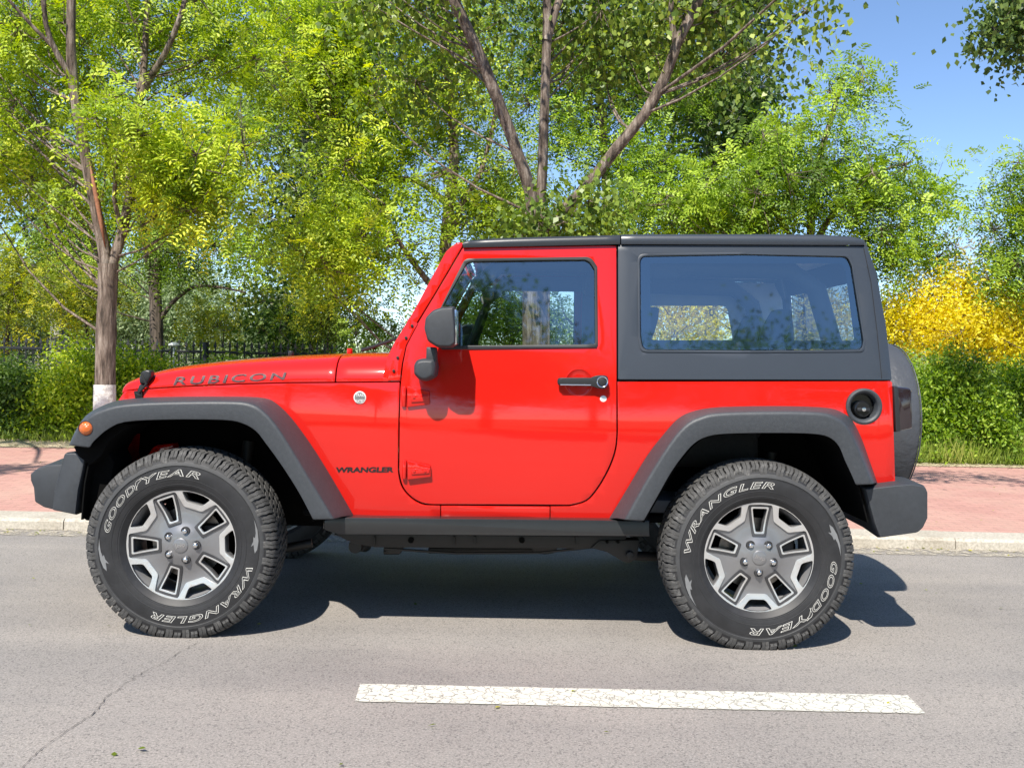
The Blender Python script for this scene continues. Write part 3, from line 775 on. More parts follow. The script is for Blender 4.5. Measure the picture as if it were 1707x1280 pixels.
tree('broad_tree', 'green tree filling the gap between the limbs of the three-limbed tree', 'tree',
     [([(1010, 700, 15), (1012, 450, 15), (1010, 300, 15), (1000, 150, 15), (990, 0, 15)], 0.12, 0.04)],
     [(960, 200, 15, 90, 120, 90), (1050, 250, 15, 100, 80, 90), (850, 60, 15, 110, 90, 110), (1000, 60, 15, 120, 90, 110), (940, 330, 15, 90, 50, 50), (1120, 160, 15.5, 90, 110, 70)],
     'green', 'pinnate', 0.06, 0.34, 5, gap=0.46, seed=33, bark=BARKD)
tree('broad_tree', 'low spreading green tree seen only through the door window of the car', 'tree',
     [([(850, 690, 13.5), (850, 600, 13.5), (855, 540, 13.5)], 0.05, 0.02), ([(852, 580, 13.5), (800, 550, 13.5), (770, 520, 13.5)], 0.02, 0.01)],
     [(800, 545, 13.5, 60, 35, 46), (900, 540, 13.5, 70, 40, 50), (860, 500, 13.5, 90, 30, 40)], 'green', 'pinnate', 0.055, 0.32, 5, gap=0.2, seed=39, bark=BARKD)
tree('dark_bush_tree', 'low dark leafy tree at the foot of the poplars, left of the windscreen', 'tree',
     [([(520, 660, 14.5), (520, 560, 14.5), (525, 500, 14.5)], 0.05, 0.02)],
     [(505, 540, 14.5, 65, 55, 80), (470, 585, 14.5, 30, 20, 14)], 'deep', 'plain', 0.075, 0.4, 22, gap=0.3, seed=36, bark=BARKD)
tree('young_tree', 'small autumn-tinged tree standing in front of the dark foliage above the bonnet', 'tree',
     [([(548, 660, 13.5), (546, 580, 13.5), (548, 510, 13.5)], 0.03, 0.01)],
     [(548, 530, 13.5, 45, 50, 46), (560, 470, 13.6, 30, 40, 18)], 'olive', 'pinnate', 0.045, 0.25, 5, gap=0.25, seed=37, bark=BARKD)
tree('young_tree', 'thin spray of twigs and leaves just left of the windscreen foot', 'tree',
     [([(600, 660, 13), (598, 590, 13), (590, 540, 13)], 0.015, 0.006), ([(598, 590, 13), (620, 565, 13), (640, 548, 13)], 0.008, 0.004)],
     [(595, 545, 13, 30, 30, 14), (625, 545, 13, 22, 12, 6), (650, 560, 13, 20, 16, 6)], 'green', 'pinnate', 0.045, 0.22, 3, gap=0, seed=38, bark=BARKD)
tree('young_tree', 'yellowish young tree at the far left edge behind the fence', 'tree',
     [([(12, 660, 17), (12, 560, 17), (20, 500, 17), (40, 450, 17)], 0.06, 0.02)],
     [(25, 460, 17, 60, 55, 70), (0, 520, 17, 60, 40, 50), (70, 500, 17, 35, 40, 20)], 'olive', 'pinnate', 0.06, 0.34, 5, gap=0.3, seed=40, bark=BARKD)
tree('young_tree', 'young yellow-leaved tree beside the whitewashed trunk, behind the fence', 'tree',
     [([(150, 660, 16), (146, 560, 16), (138, 510, 16)], 0.05, 0.02)],
     [(140, 480, 16, 50, 40, 50), (190, 490, 16, 40, 30, 22), (130, 530, 16, 50, 25, 24)], 'olive', 'pinnate', 0.055, 0.3, 5, gap=0.3, seed=41, bark=BARKD)
tree('young_tree', 'small yellow-tipped tree between the shady tree and the poplars', 'tree',
     [([(370, 660, 16), (372, 570, 16), (376, 530, 16)], 0.03, 0.01)],
     [(372, 540, 16, 38, 35, 34), (400, 500, 16, 35, 16, 10)], 'olive', 'pinnate', 0.055, 0.3, 4, gap=0.3, seed=42, bark=BARKD)
# golden trees
YB = [(('golden_tree', 'tall golden-yellow tree behind the right-hand hedge, its tip highest', [([(1592, 700, 13.5), (1595, 600, 13.5), (1602, 520, 13.5), (1612, 450, 13.5)], 0.05, 0.015)], [(1600, 520, 13.5, 75, 45, 100), (1612, 465, 13.5, 26, 38, 24), (1618, 430, 13.5, 7, 16, 4), (1570, 560, 13.3, 90, 32, 70), (1650, 575, 13.4, 60, 26, 40)])),
      (('golden_tree', 'golden tree at the right edge of the photo under the olive boughs', [([(1690, 700, 14), (1692, 600, 14), (1695, 530, 14)], 0.05, 0.015)], [(1695, 545, 14, 55, 60, 90), (1730, 520, 14, 60, 60, 50)])),
      (('golden_tree', 'golden tree directly behind the spare wheel, half hidden by the hardtop', [([(1490, 700, 14.5), (1490, 600, 14.5), (1488, 540, 14.5)], 0.05, 0.015)], [(1495, 530, 14.5, 45, 60, 70), (1478, 470, 14.5, 22, 35, 14)])),
      (('golden_tree', 'golden tree seen only through the rear side window', [([(1130, 700, 13.8), (1130, 600, 13.8), (1128, 540, 13.8)], 0.05, 0.015)], [(1130, 520, 13.8, 90, 70, 120), (1380, 530, 13.8, 60, 50, 50)]))]
for k, (nm, lab, lb, bl) in enumerate(YB):
    tree(nm, lab, 'tree', lb, bl, 'yellow', 'plain', 0.052, 0.30, 40, group='golden trees behind the hedge', gap=0.22, seed=50 + k, droop=0.2)
tree('dry_tree', 'faded tree with thin dry pale leaves behind the golden tree', 'tree',
     [([(1560, 680, 18), (1580, 520, 18), (1595, 420, 18)], 0.07, 0.02)],
     [(1580, 430, 18, 50, 42, 36), (1625, 400, 18, 35, 35, 24), (1540, 450, 18, 35, 30, 14)], 'dry', 'plain', 0.07, 0.42, 14, gap=0.4, seed=60)
tree('olive_tree', 'olive and green tree entering at the right edge above the golden trees', 'tree',
     [([(1760, 700, 13), (1755, 500, 13), (1740, 380, 13), (1730, 280, 13)], 0.1, 0.04)],
     [(1700, 350, 13, 62, 50, 60), (1720, 430, 13, 60, 50, 50), (1690, 450, 13, 32, 30, 12), (1735, 290, 13, 60, 40, 30)], 'green', 'pinnate', 0.055, 0.3, 5, gap=0.35, seed=61)
tree('poplar_tree', 'nearer tree off the right edge whose dark leaves hang into the top right corner', 'tree',
     [([(1990, 800, 9), (1990, 500, 9), (1980, 200, 9), (1950, -60, 9)], 0.12, 0.05), ([(1965, 20, 9), (1850, -30, 9), (1760, -10, 8.9), (1690, 10, 8.8)], 0.02, 0.005)],
     [(1718, 12, 9, 36, 32, 44), (1664, 50, 9, 10, 16, 5), (1770, 10, 9, 50, 50, 36), (1695, 70, 9, 18, 9, 5), (1760, -330, 6.2, 200, 60, 30)], 'poplar', 'round', 0.05, 0.34, 24, group='poplars behind the hedge', droop=1.6, gap=0.2, seed=62)
# --- far wood, distance haze put into its pale green
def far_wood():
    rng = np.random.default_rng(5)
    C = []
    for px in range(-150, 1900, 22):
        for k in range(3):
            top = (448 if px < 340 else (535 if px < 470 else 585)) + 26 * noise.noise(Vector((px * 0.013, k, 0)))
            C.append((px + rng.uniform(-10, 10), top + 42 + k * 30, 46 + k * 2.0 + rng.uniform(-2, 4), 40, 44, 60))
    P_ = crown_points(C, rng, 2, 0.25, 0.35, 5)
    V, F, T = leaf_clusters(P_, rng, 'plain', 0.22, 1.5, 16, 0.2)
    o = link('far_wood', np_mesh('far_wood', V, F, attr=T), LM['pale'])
    tag(o, 'pale green wood far behind the fence and hedge, haze put into its leaf colour', 'trees', kind='stuff')
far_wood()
# --- hedge shrubs
def shrub(name, label, x0, x1, ytop, Y, mat, n, group, size=0.06, seed=0, depth=0.55, style='plain', bark=None):
    global TREES
    TREES += 1
    rng = np.random.default_rng(300 + TREES + seed); random.seed(TREES)
    a = at(x0, 650, Y); c = at(x1, 650, Y); zt_ = at((x0 + x1) / 2, ytop, Y).z
    cx = (a.x + c.x) / 2; hw_ = (c.x - a.x) / 2
    root = empty(name, (cx, Y, KH - 0.03), label, 'shrub', group)
    q = rng.random((n, 3)) * 2 - 1
    q[:, 0] = np.sign(q[:, 0]) * np.abs(q[:, 0]) ** 0.9
    # bias the leaves to the outer shell, keep a lumpy outline
    lump = np.array([noise.noise(Vector((p[0] * 1.8 * hw_ + TREES, p[2] * 1.3, p[1]))) for p in q])
    zz = (q[:, 2] * 0.5 + 0.5) ** 0.7
    prof = np.sqrt(np.maximum(0.05, 1 - np.abs(q[:, 0]) ** 4)) * (0.88 + 0.34 * lump)
    X = cx + q[:, 0] * hw_ * (1.02 + 0.1 * lump)
    Z = 0.08 + zz * (zt_ - 0.08) * prof
    sh = np.where(rng.random(n) < 0.7, -1, q[:, 1]) * (1 - 0.35 * zz ** 3)
    Yy = Y + depth + sh * depth * (1 + 0.7 * lump) + rng.normal(0, 0.05, n)
    C = np.stack([X, Yy, Z], 1)
    V, F, T = leaf_clusters(C, rng, style, size, 0.22, 30 if style == 'plain' else 5, -0.3)
    o = np.array(root.location)
    link('foliage', np_mesh('foliage', V - o, F, attr=T), LM[mat], root)
    pairs = [(Vector((random.uniform(-0.4, 0.4) * hw_, depth, 0)), Vector(C[i] - o), 0.012, 0.004) for i in range(0, n, max(1, n // 40))]
    link('stems', twig_tubes(pairs), bark or BARKD, root)
    return root
HY = 11.6
SH = [(-260, -120, 598, 'deep', 'hedge shrub beyond the left edge of the photo'), (-130, 75, 600, 'deep', 'dark hedge shrub at the left edge, deep in shade below'),
      (50, 285, 574, 'bright', 'large bright green hedge shrub behind the whitewashed tree'), (270, 480, 604, 'shrub', 'hedge shrub right of the whitewashed tree above the bonnet'),
      (460, 700, 604, 'deep', 'hedge shrub behind the rear of the bonnet'), (690, 930, 612, 'shrub', 'hedge shrub behind the car door'),
      (910, 1150, 614, 'shrub', 'hedge shrub behind the front of the hardtop window'), (1130, 1370, 616, 'shrub', 'hedge shrub behind the rear part of the hardtop window'),
      (1350, 1560, 606, 'shrub', 'hedge shrub just behind the spare wheel'), (1540, 1680, 600, 'shrub', 'yellow-green rounded hedge shrub on the right'),
      (1650, 1860, 604, 'shrub', 'hedge shrub at the right edge of the photo'), (1840, 2000, 604, 'shrub', 'hedge shrub beyond the right edge of the photo')]
for k, (a, c, t, mt, lab) in enumerate(SH):
    shrub('hedge_shrub', lab, a, c, t, HY + 0.25 * ((k * 7) % 3) - (0.35 if k in (2, 9) else 0), mt, int(4.2 * (c - a)) if 480 > a or a > 1340 else int(1.6 * (c - a)), 'shrubs of the hedge behind the pavement', style='plain', size=0.06)
# --- grass
def grass():
    rng = np.random.default_rng(8)
    n = 42000
    X = rng.uniform(2.5, 9.5, n); Yg = PE + 0.02 + rng.random(n) ** 0.8 * 1.1
    k2 = 7000
    X2 = rng.uniform(-9, 3, k2); Y2 = PE + 0.25 + rng.random(k2) ** 0.6 * 0.8
    sp = np.concatenate([np.ones(n), np.full(k2, 0.55)])
    X = np.concatenate([X, X2]); Yg = np.concatenate([Yg, Y2])
    nz_ = np.array([noise.noise(Vector((x * 1.5, y * 1.5, 0))) for x, y in zip(X, Yg)])
    h = sp * (0.26 + 0.12 * nz_ + 0.12 * np.clip((Yg - PE), 0, 1)) * rng.uniform(0.5, 1.2, len(X))
    b0 = np.stack([X, Yg, np.full(len(X), KH)], 1)
    d = unit(rng.normal(size=b0.shape) * np.array([0.3, 0.3, 0.1]) + np.array([0, 0, 1]))
    side = unit(np.cross(d, rng.normal(size=b0.shape)))
    V, F = quads_from(b0, d, side, np.cross(side, d), h[:, None], 0.010)
    T = np.clip(0.5 + nz_ * 0.5 + rng.normal(0, 0.18, len(X)), 0, 1)
    tag(link('grass', np_mesh('grass', V, F, attr=T), LM['grass']), 'uncut grass between the pavement and the hedge', 'grass', kind='stuff')
    # fallen leaves
    n = 2600
    X = rng.uniform(-9, 9, n); Yg = PE - 0.25 + np.abs(rng.normal(0, 0.45, n))
    b0 = np.stack([X, Yg, np.full(n, KH + 0.012)], 1)
    a = rng.uniform(0, 6.28, n); d = np.stack([np.cos(a), np.sin(a), rng.normal(0, 0.2, n)], 1)
    side = unit(np.cross(d, np.array([0, 0, 1.0]) + rng.normal(0, 0.3, (n, 3))))
    V, F = quads_from(b0, unit(d), side, np.cross(side, unit(d)), np.full((n, 1), 0.05), 0.025)
    tag(link('fallen_leaves', np_mesh('fallen_leaves', V, F, attr=rng.random(n)), LM['dry']), 'dry fallen leaves strewn along the back of the pavement', 'leaves', kind='stuff')
grass()
def litter():
    rng = np.random.default_rng(21)
    n = 420
    X = rng.uniform(-7, 7, n); Y_ = KY + np.where(rng.random(n) < 0.55, -np.abs(rng.normal(0, 0.12, n)), rng.uniform(-4.6, 4.0, n))
    Z = np.where(Y_ > KY, KH + 0.012, 0.008)
    b0 = np.stack([X, Y_, Z], 1); a = rng.uniform(0, 6.28, n)
    d = unit(np.stack([np.cos(a), np.sin(a), rng.normal(0, 0.15, n)], 1))
    side = unit(np.cross(d, np.array([0, 0, 1.0]) + rng.normal(0, 0.3, (n, 3))))
    V, F = quads_from(b0, d, side, np.cross(side, d), rng.uniform(0.012, 0.034, (n, 1)), 0.013)
    tag(link('leaf_litter', np_mesh('leaf_litter', V, F, attr=rng.random(n)), LM['olive']), 'small fallen leaves scattered on the road and along the kerb', 'leaves', kind='stuff')
litter()
# --- iron fence
IRON = simple('fence_iron', (0.012, 0.013, 0.014), 0.5)
def fence():
    Y = 13.4
    xa, xb_ = at(-120, 580, Y).x, at(560, 580, Y).x
    root = empty('iron_fence', (xa, Y, 0), 'black iron railing with spear tips showing above the left-hand hedge', 'fence')
    zt_ = 1.25
    for z in (zt_ - 0.02, 0.25):
        o = box('rail', (0, -0.016, z - 0.02), (xb_ - xa, 0.016, z + 0.02), IRON, root, 0.003)
    pm_ = None; k = 0; x = 0.05
    zs = zt_ + 0.10
    pick = loft_mesh('picket', [[(-0.009, -0.009, 0), (0.009, -0.009, 0), (0.009, 0.009, 0), (-0.009, 0.009, 0)], [(-0.009, -0.009, zs - 0.05), (0.009, -0.009, zs - 0.05), (0.009, 0.009, zs - 0.05), (-0.009, 0.009, zs - 0.05)],
                                [(-0.022, -0.012, zs - 0.04), (0.022, -0.012, zs - 0.04), (0.022, 0.012, zs - 0.04), (-0.022, 0.012, zs - 0.04)], [(-0.001, -0.001, zs + 0.05), (0.001, -0.001, zs + 0.05), (0.001, 0.001, zs + 0.05), (-0.001, 0.001, zs + 0.05)]])
    n = 0
    while x < xb_ - xa and n < 96:
        link('picket', pick, IRON, root, (x, 0, 0)); x += 0.098 if 0 else 0.105; n += 1
    for x in (0.0, 2.0, 4.0, 6.0):
        if x < xb_ - xa: box('post', (x - 0.03, -0.03, 0), (x + 0.03, 0.03, zt_ + 0.12), IRON, root, 0.006)
fence()
# --- small white garden lamp above the hedge
lp = at(290, 574, 12.9)
WH = simple('white_enamel', (0.75, 0.76, 0.76), 0.4)
lampr = empty('garden_lamp', (lp.x, 12.9, 0), 'small white garden lamp on a thin pole above the hedge', 'lamp')
tube('pole', [(0, 0, 0), (0, 0, lp.z - 0.02)], 0.012, WH, lampr, 8)
lathe('lamp_head', [(0.0, 0.0)], WH, lampr, 8) if False else None
o = link('lamp_head', loft_mesh('lamp_head', [[(0.075 * k * math.cos(a), 0.075 * k * math.sin(a), lp.z + z) for a in np.linspace(0, 2 * math.pi, 16, endpoint=False)] for z, k in ((-0.03, 0.5), (-0.02, 1.0), (0.0, 1.0), (0.02, 0.6), (0.03, 0.2))]), WH, lampr)
o.data.shade_smooth()
# --- the far side of the road, behind the camera: seen only as reflections in the glass and paint
def back_tree(x, y, h, wdt, k, lab):
    rng = np.random.default_rng(900 + k); random.seed(k)
    root = empty('roadside_tree', (x, y, 0), lab, 'tree', 'trees across the road')
    link('trunk', loft_mesh('trunk', tube_rings([(0, 0, 0), (0.05, 0, h * 0.4), (0, 0.05, h * 0.85)], [0.14, 0.1, 0.03], 8)), BARKD, root).data.shade_smooth()
    q = unit(rng.normal(size=(1100, 3))) * rng.random((1100, 1)) ** 0.45 * np.array([wdt, wdt, h * 0.36]) + np.array([0, 0, h * 0.62])
    q += np.array([noise.noise(Vector(p * 0.9)) for p in q])[:, None] * 0.7
    V, F, T = leaf_clusters(q, rng, 'plain', 0.16, 0.7, 20, 0.3)
    link('crown', np_mesh('crown', V, F, attr=T), LM['deep'], root)
WHR = ['left', 'middle']
for k, (x, y, h, wd) in enumerate([(-17, -15, 5.5, 2.6), (-11, -17, 6.5, 2.8), (-6, -16, 4.6, 2.2), (-0.5, -10, 4.9, 0.75), (2.2, -17, 5.7, 2.3), (6.5, -16, 5.7, 2.5), (11, -17, 6.0, 2.4), (16, -15, 5.6, 2.6), (22, -16, 6, 3)]):
    back_tree(x, y, h * 1.6, wd * 1.4, k, 'roadside tree across the road behind the camera, number %d from the left' % (k + 1))
# ================================================================== THE CAR
YC = 4.815
WB = 2.424
hubF = at(303, 908, YC - 0.88); hubR = at(1264.5, 930, YC - 0.88)
XC = (hubF.x + hubR.x) / 2
car = empty('parked_car', (XC, YC, 0), 'red two-door off-road car with black hardtop parked side-on at the kerb', 'car')
def L_(px, py, w):
    p = at(px, py, YC - w)
    return Vector((p.x - XC, -w, p.z))
xcowl = L_(640, 620, 0.78).x; xnose = L_(200, 660, 0.66).x
zbelt0, ztop = 1.09, 1.74
xr0 = L_(1445, 450, 0.7).x; zr0 = L_(1445, 450, 0.7).z
xr1 = L_(1472, 640, 0.78).x; zr1 = L_(1472, 640, 0.78).z
def side_w(x, z):
    w = 0.785 - 0.03 * max(0, (0.9 - z) / 0.45) ** 2 - 0.012 * max(0, (z - 0.9) / 0.2) ** 2 * (1 if z < 1.1 else 0)
    if z >= 1.1: w -= 0.012
    if z > zbelt0:
        d = z - zbelt0
        w -= 0.165 * d - 0.165 * 0.03 * (1 - math.exp(-d / 0.03))
    if x < xcowl:
        t = min(1.2, (xcowl - x) / (xcowl - xnose))
        w -= 0.125 * t ** 1.15
    if z > 0.6:
        xs = xr1 + (xr0 - xr1) * max(-0.3, (z - zr1) / (zr0 - zr1))
        d = x - xs
        if d > 0: w -= min(0.12, 5.0 * d * d)
    return w
def S(px, py, off=0.0):
    """point on the body side seen at a pixel of the photo"""
    w = 0.76
    for _ in range(6):
        p = L_(px, py, w); w = side_w(p.x, p.z) + off
    return p
def curve_px(T, n=4):
    out = []
    for i in range(len(T) - 1):
        p0 = Vector(T[max(i - 1, 0)]); p1 = Vector(T[i]); p2 = Vector(T[i + 1]); p3 = Vector(T[min(i + 2, len(T) - 1)])
        for k in range(n):
            t = k / n
            out.append(tuple(0.5 * ((2 * p1) + (p2 - p0) * t + (2 * p0 - 5 * p1 + 4 * p2 - p3) * t * t + (-p0 + 3 * p1 - 3 * p2 + p3) * t ** 3)))
    out.append(tuple(T[-1]))
    return out
def panel(name, outer, holes=(), mat='red', off=0.0, thick=0.02, bevel=0.003, step=0.05, parent=None, mirror=True):
    o2 = [(S(x, y, off).x, S(x, y, off).z) for x, y in round_poly(outer)]
    h2 = [[(S(x, y, off).x, S(x, y, off).z) for x, y in round_poly(h)] for h in holes]
    me = plate_mesh(name, o2, h2, step, lambda x, z: -(side_w(x, z) + off))
    me.shade_smooth()
    o = link(name, me, M[mat], parent or car)
    mods(o, solid=thick, bevel=bevel, angle=50)
    if mirror: MIRROR.append(o)
    return o
def circle_px(cx, cy, r, n=28, ry=None):
    return [(cx + r * math.cos(2 * math.pi * k / n), cy + (ry or r) * math.sin(2 * math.pi * k / n)) for k in range(n)]
def pillow(name, outl, sections, mat, parent=None, bevel=0.0, smooth=True, mirror=False, shift=(0, 0), segs=2):
    """closed outline (pixels, seen at the first section's w) lofted through [(w, scale)]"""
    pts = round_poly(outl)
    w0 = max([q[0] for q in sections if q[1] == 1] or [sections[0][0]])
    P0 = [L_(x, y, w0) for x, y in pts]
    cx = sum(p.x for p in P0) / len(P0); cz = sum(p.z for p in P0) / len(P0)
    rings = []
    for s in sections:
        w, k = s[0], s[1]; dx, dz = (s[2], s[3]) if len(s) > 2 else (0, 0)
        rings.append([Vector((cx + (p.x - cx) * k + dx, -w, cz + (p.z - cz) * k + dz)) for p in P0])
    o = link(name, loft_mesh(name, rings), M[mat], parent or car)
    if smooth: o.data.shade_smooth()
    mods(o, bevel=bevel, angle=40, segs=segs)
    if mirror: MIRROR.append(o)
    return o
def text_px(s, quad, mat, surf, bold=0.0, shear=0.0, name='lettering', parent=None, lift=0.0015, spacing=1.0):
    """quad = pixel corners: bottom-left, bottom-right, top-right, top-left"""
    me = text_mesh(s, bold, shear, spacing=spacing)
    bm = bmesh.new(); bm.from_mesh(me)
    x0 = min(v.co.x for v in bm.verts); x1 = max(v.co.x for v in bm.verts)
    y0 = min(v.co.y for v in bm.verts); y1 = max(v.co.y for v in bm.verts)
    for i in range(1, 24):
        bmesh.ops.bisect_plane(bm, geom=bm.verts[:] + bm.edges[:] + bm.faces[:], plane_co=(x0 + (x1 - x0) * i / 24, 0, 0), plane_no=(1, 0, 0), dist=1e-5)
    for i in range(1, 4):
        bmesh.ops.bisect_plane(bm, geom=bm.verts[:] + bm.edges[:] + bm.faces[:], plane_co=(0, y0 + (y1 - y0) * i / 4, 0), plane_no=(0, 1, 0), dist=1e-5)
    A, B, C_, D = [Vector(q) for q in quad]
    for v in bm.verts:
        u = (v.co.x - x0) / (x1 - x0); t = (v.co.y - y0) / (y1 - y0)
        q = A * (1 - u) * (1 - t) + B * u * (1 - t) + C_ * u * t + D * (1 - u) * t
        p = surf(q.x, q.y); v.co = p + Vector((0, -lift, 0))
    bmesh.ops.reverse_faces(bm, faces=[f for f in bm.faces if f.normal.y > 0])
    bm.to_mesh(me); bm.free()
    me.materials.clear()
    o = link(name, me, M[mat], parent or car)
    BAKE.append(o)
    return o

# --- red side panels
fender = panel('fender_panel', [(197, 668), (208, 652), (225, 650.5), (300, 645.5), (400, 641), (480, 639), (558, 638.5), (666, 637.5), (665.5, 660), (664, 700)] + curve_px([(663.2, 770), (663.7, 790), (670, 813), (684.5, 830), (703, 840.7), (722, 842.6), (733.8, 843)]) + [(733.8, 843.2), (733.8, 862.5), (590, 860), (572, 855), (540, 806), (500, 742), (472, 700), (440, 682), (395, 676), (274, 676), (215, 682)])
sill = panel('sill_panel', [(735.2, 843), (916.5, 844.5), (916.5, 863.5), (735.2, 862.5)])
quarter = panel('quarter_panel', [(1029.5, 636.3), (1486, 635.5, 2), (1487, 700), (1492, 805, 2), (1462, 807), (1447, 780), (1436, 750), (1420, 722), (1400, 704), (1375, 695), (1323, 690), (1187, 692), (1155, 700), (1132, 716), (1105, 755), (1075, 806), (1040, 864), (1018, 864.5), (917.8, 863.5), (917.8, 844.3), (949, 843.8)] + curve_px([(951, 843.8), (978, 835.5), (997, 815), (1015.3, 783.5), (1026.3, 754), (1029.9, 728), (1030, 700)]),
                holes=[circle_px(1440, 677.5, 25)])
# --- door
glass_hole = [(777, 433.5, 8), (983, 430.5, 10), (993.5, 447), (994.5, 576, 4), (737, 579.5, 3), (736, 512)]
door = panel('door', [(772.5, 412.5, 4), (1027.2, 409.6, 3), (1027.6, 634)] + curve_px([(1027.4, 700), (1027.2, 728), (1023.5, 753), (1012.5, 782), (994.5, 813), (976, 833), (950, 840.8)]) + curve_px([(722, 839.8), (704.5, 837.5), (686.5, 827.5), (672.5, 811), (666.2, 788), (665.9, 770)]) + [(666.6, 700), (667.8, 646), (672, 607), (678, 577), (698, 537), (729.2, 485.5)],
             holes=[glass_hole], thick=0.045, bevel=0.004)
def grow(poly, d):
    cx = sum(p[0] for p in poly) / len(poly); cy = sum(p[1] for p in poly) / len(poly)
    out = []
    for p in poly:
        sx = 1 if p[0] > cx else -1; sy = 1 if p[1] > cy else -1
        out.append((p[0] + sx * d, p[1] + sy * d) + tuple(p[2:]))
    return out
seal = panel('window_seal', grow(glass_hole, 2.2), [grow(glass_hole, -2.2)], 'seal', off=0.0035, thick=0.02, bevel=0.0015, parent=door, mirror=False)
dglass = panel('window_glass', grow(glass_hole, 1.0), [], 'glass', off=-0.012, thick=0, bevel=0, parent=door, mirror=False)
beltstrip = panel('belt_strip', [(737, 576.5), (995, 574.5), (995.5, 579.5), (736, 582.5)], [], 'black', off=0.006, thick=0.02, bevel=0.002, parent=door, mirror=False)
# --- windscreen frame
pillar = panel('windscreen_frame', [(772, 403.5, 6), (754.5, 409.5), (743.6, 419.5), (716, 470), (693, 513), (677, 540), (657.6, 571), (644, 599), (638.5, 628), (638, 636), (664.8, 635.6), (669.3, 607), (675.3, 575), (695.5, 536), (726.7, 485), (769.5, 412)], thick=0.06, bevel=0.008)
brk = panel('hinge_bracket', [(681, 531, 2), (696.5, 539), (676.5, 576), (670, 606), (666.3, 634), (646.5, 634), (652, 602), (664, 572)], [], 'red', off=0.004, thick=0.01, bevel=0.002, parent=pillar, mirror=False)
for (bx, by) in ((687, 543), (677, 563), (663, 596), (656.5, 618)):
    p = S(bx, by, 0.004)
    cyl('bolt', p + Vector((0, -0.003, 0)), (0, 1, 0), 0.0062, 0.008, M['chassis'], pillar, 10, 0.0015)
# --- hinges
for k, (x0, y0, x1, y1) in enumerate(((677, 643, 718, 679), (677.5, 766, 719.5, 799))):
    b0 = S(x0 + 15, y0 + 15)
    pillow('hinge', [(x0 + 2, y0), (x1 - 1, y0 + 9), (x1, y1 - 5), (x0 + 2, y1)], [(-b0.y - 0.004, 1), (-b0.y + 0.018, 0.97)], 'red', door, bevel=0.004)
    pillow('hinge', [(x0 + 8, y0 + 15), (x1 - 3, y0 + 15), (x1 - 3, y1 - 10), (x0 + 8, y1 - 8)], [(-b0.y + 0.016, 1), (-b0.y + 0.024, 0.95)], 'red', door, bevel=0.003)
    for bx in (x0 + 13, x0 + 31):
        p = L_(bx, y0 + 19, -b0.y + 0.024)
        cyl('bolt', p, (0, 1, 0), 0.0065, 0.007, M['red'], door, 12, 0.002)
    q = L_(x0 - 3.5, (y0 + y1) / 2, -b0.y + 0.008)
    cyl('hinge', q, (0, 0, 1), 0.0095, (y1 - y0 - 2) / 385, M['red'], door, 16, 0.002)
# --- handle, lock
hw = -S(965, 637).y
lathe('handle_dish', [(0.0, 0.064), (-0.006, 0.061), (-0.0065, 0.058), (-0.002, 0.050), (-0.0005, 0.035), (0.0, 0.0)], M['red'], door, 40, 'Y', L_(965, 637.5, hw + 0.001))
pillow('door_handle', [(929, 629.5, 6), (985, 629.5), (990, 627, 3), (999, 625, 6), (1013, 626, 8), (1014.5, 637, 8), (1012, 648, 8), (999, 648.5, 6), (988, 644, 3), (929, 642.5, 6)], [(hw + 0.012, 0.97), (hw + 0.03, 1), (hw + 0.038, 0.93)], 'black', door, bevel=0.002)
p = L_(1004, 636.5, hw + 0.04)
cyl('lock_button', p, (0, 1, 0), 0.017, 0.006, M['black'], door, 24, 0.002)
lathe('handle_ring', [(-0.004, 0.025), (-0.006, 0.023), (-0.004, 0.020)], M['chrome'], door, 32, 'Y', p)
tube('handle_trim', [L_(934, 641.3, hw + 0.038), L_(985, 641.8, hw + 0.039)], 0.0022, M['chrome'], door, 8)
for q in ((935, 636), (1003, 637)):
    e = L_(q[0], q[1], hw + 0.01); cyl('handle_foot', e, (0, 1, 0), 0.011, 0.03, M['black'], door, 12)
p = L_(1005.5, 665, hw + 0.002)
cyl('key_lock', p, (0, 1, 0), 0.0155, 0.012, M['badgewhite'], door, 24, 0.003)
# --- body side badge
bp = S(600, 662.5)
badge = cyl('badge', bp + Vector((0, -0.002, 0)), (0, 1, 0), 0.0275, 0.006, M['badgewhite'], car, 32, 0.002)
cyl('badge_face', bp + Vector((0, -0.0055, 0)), (0, 1, 0), 0.0225, 0.002, M['badge'], badge, 32)
bs = lambda x, y: L_(x, y, -bp.y + 0.0075)
text_px('TRAIL', [(592.5, 661), (607.5, 661), (607, 656), (593, 656)], 'badgewhite', bs, 0.02, parent=badge)
text_px('RATED', [(593.5, 671), (607, 671), (608, 666), (592.5, 666)], 'badgewhite', bs, 0.02, parent=badge)
text_px('WRANGLER', [(560, 787.5), (656, 787), (656, 778), (560, 778.5)], 'decal', S, 0.045, 0.1, name='model_lettering')

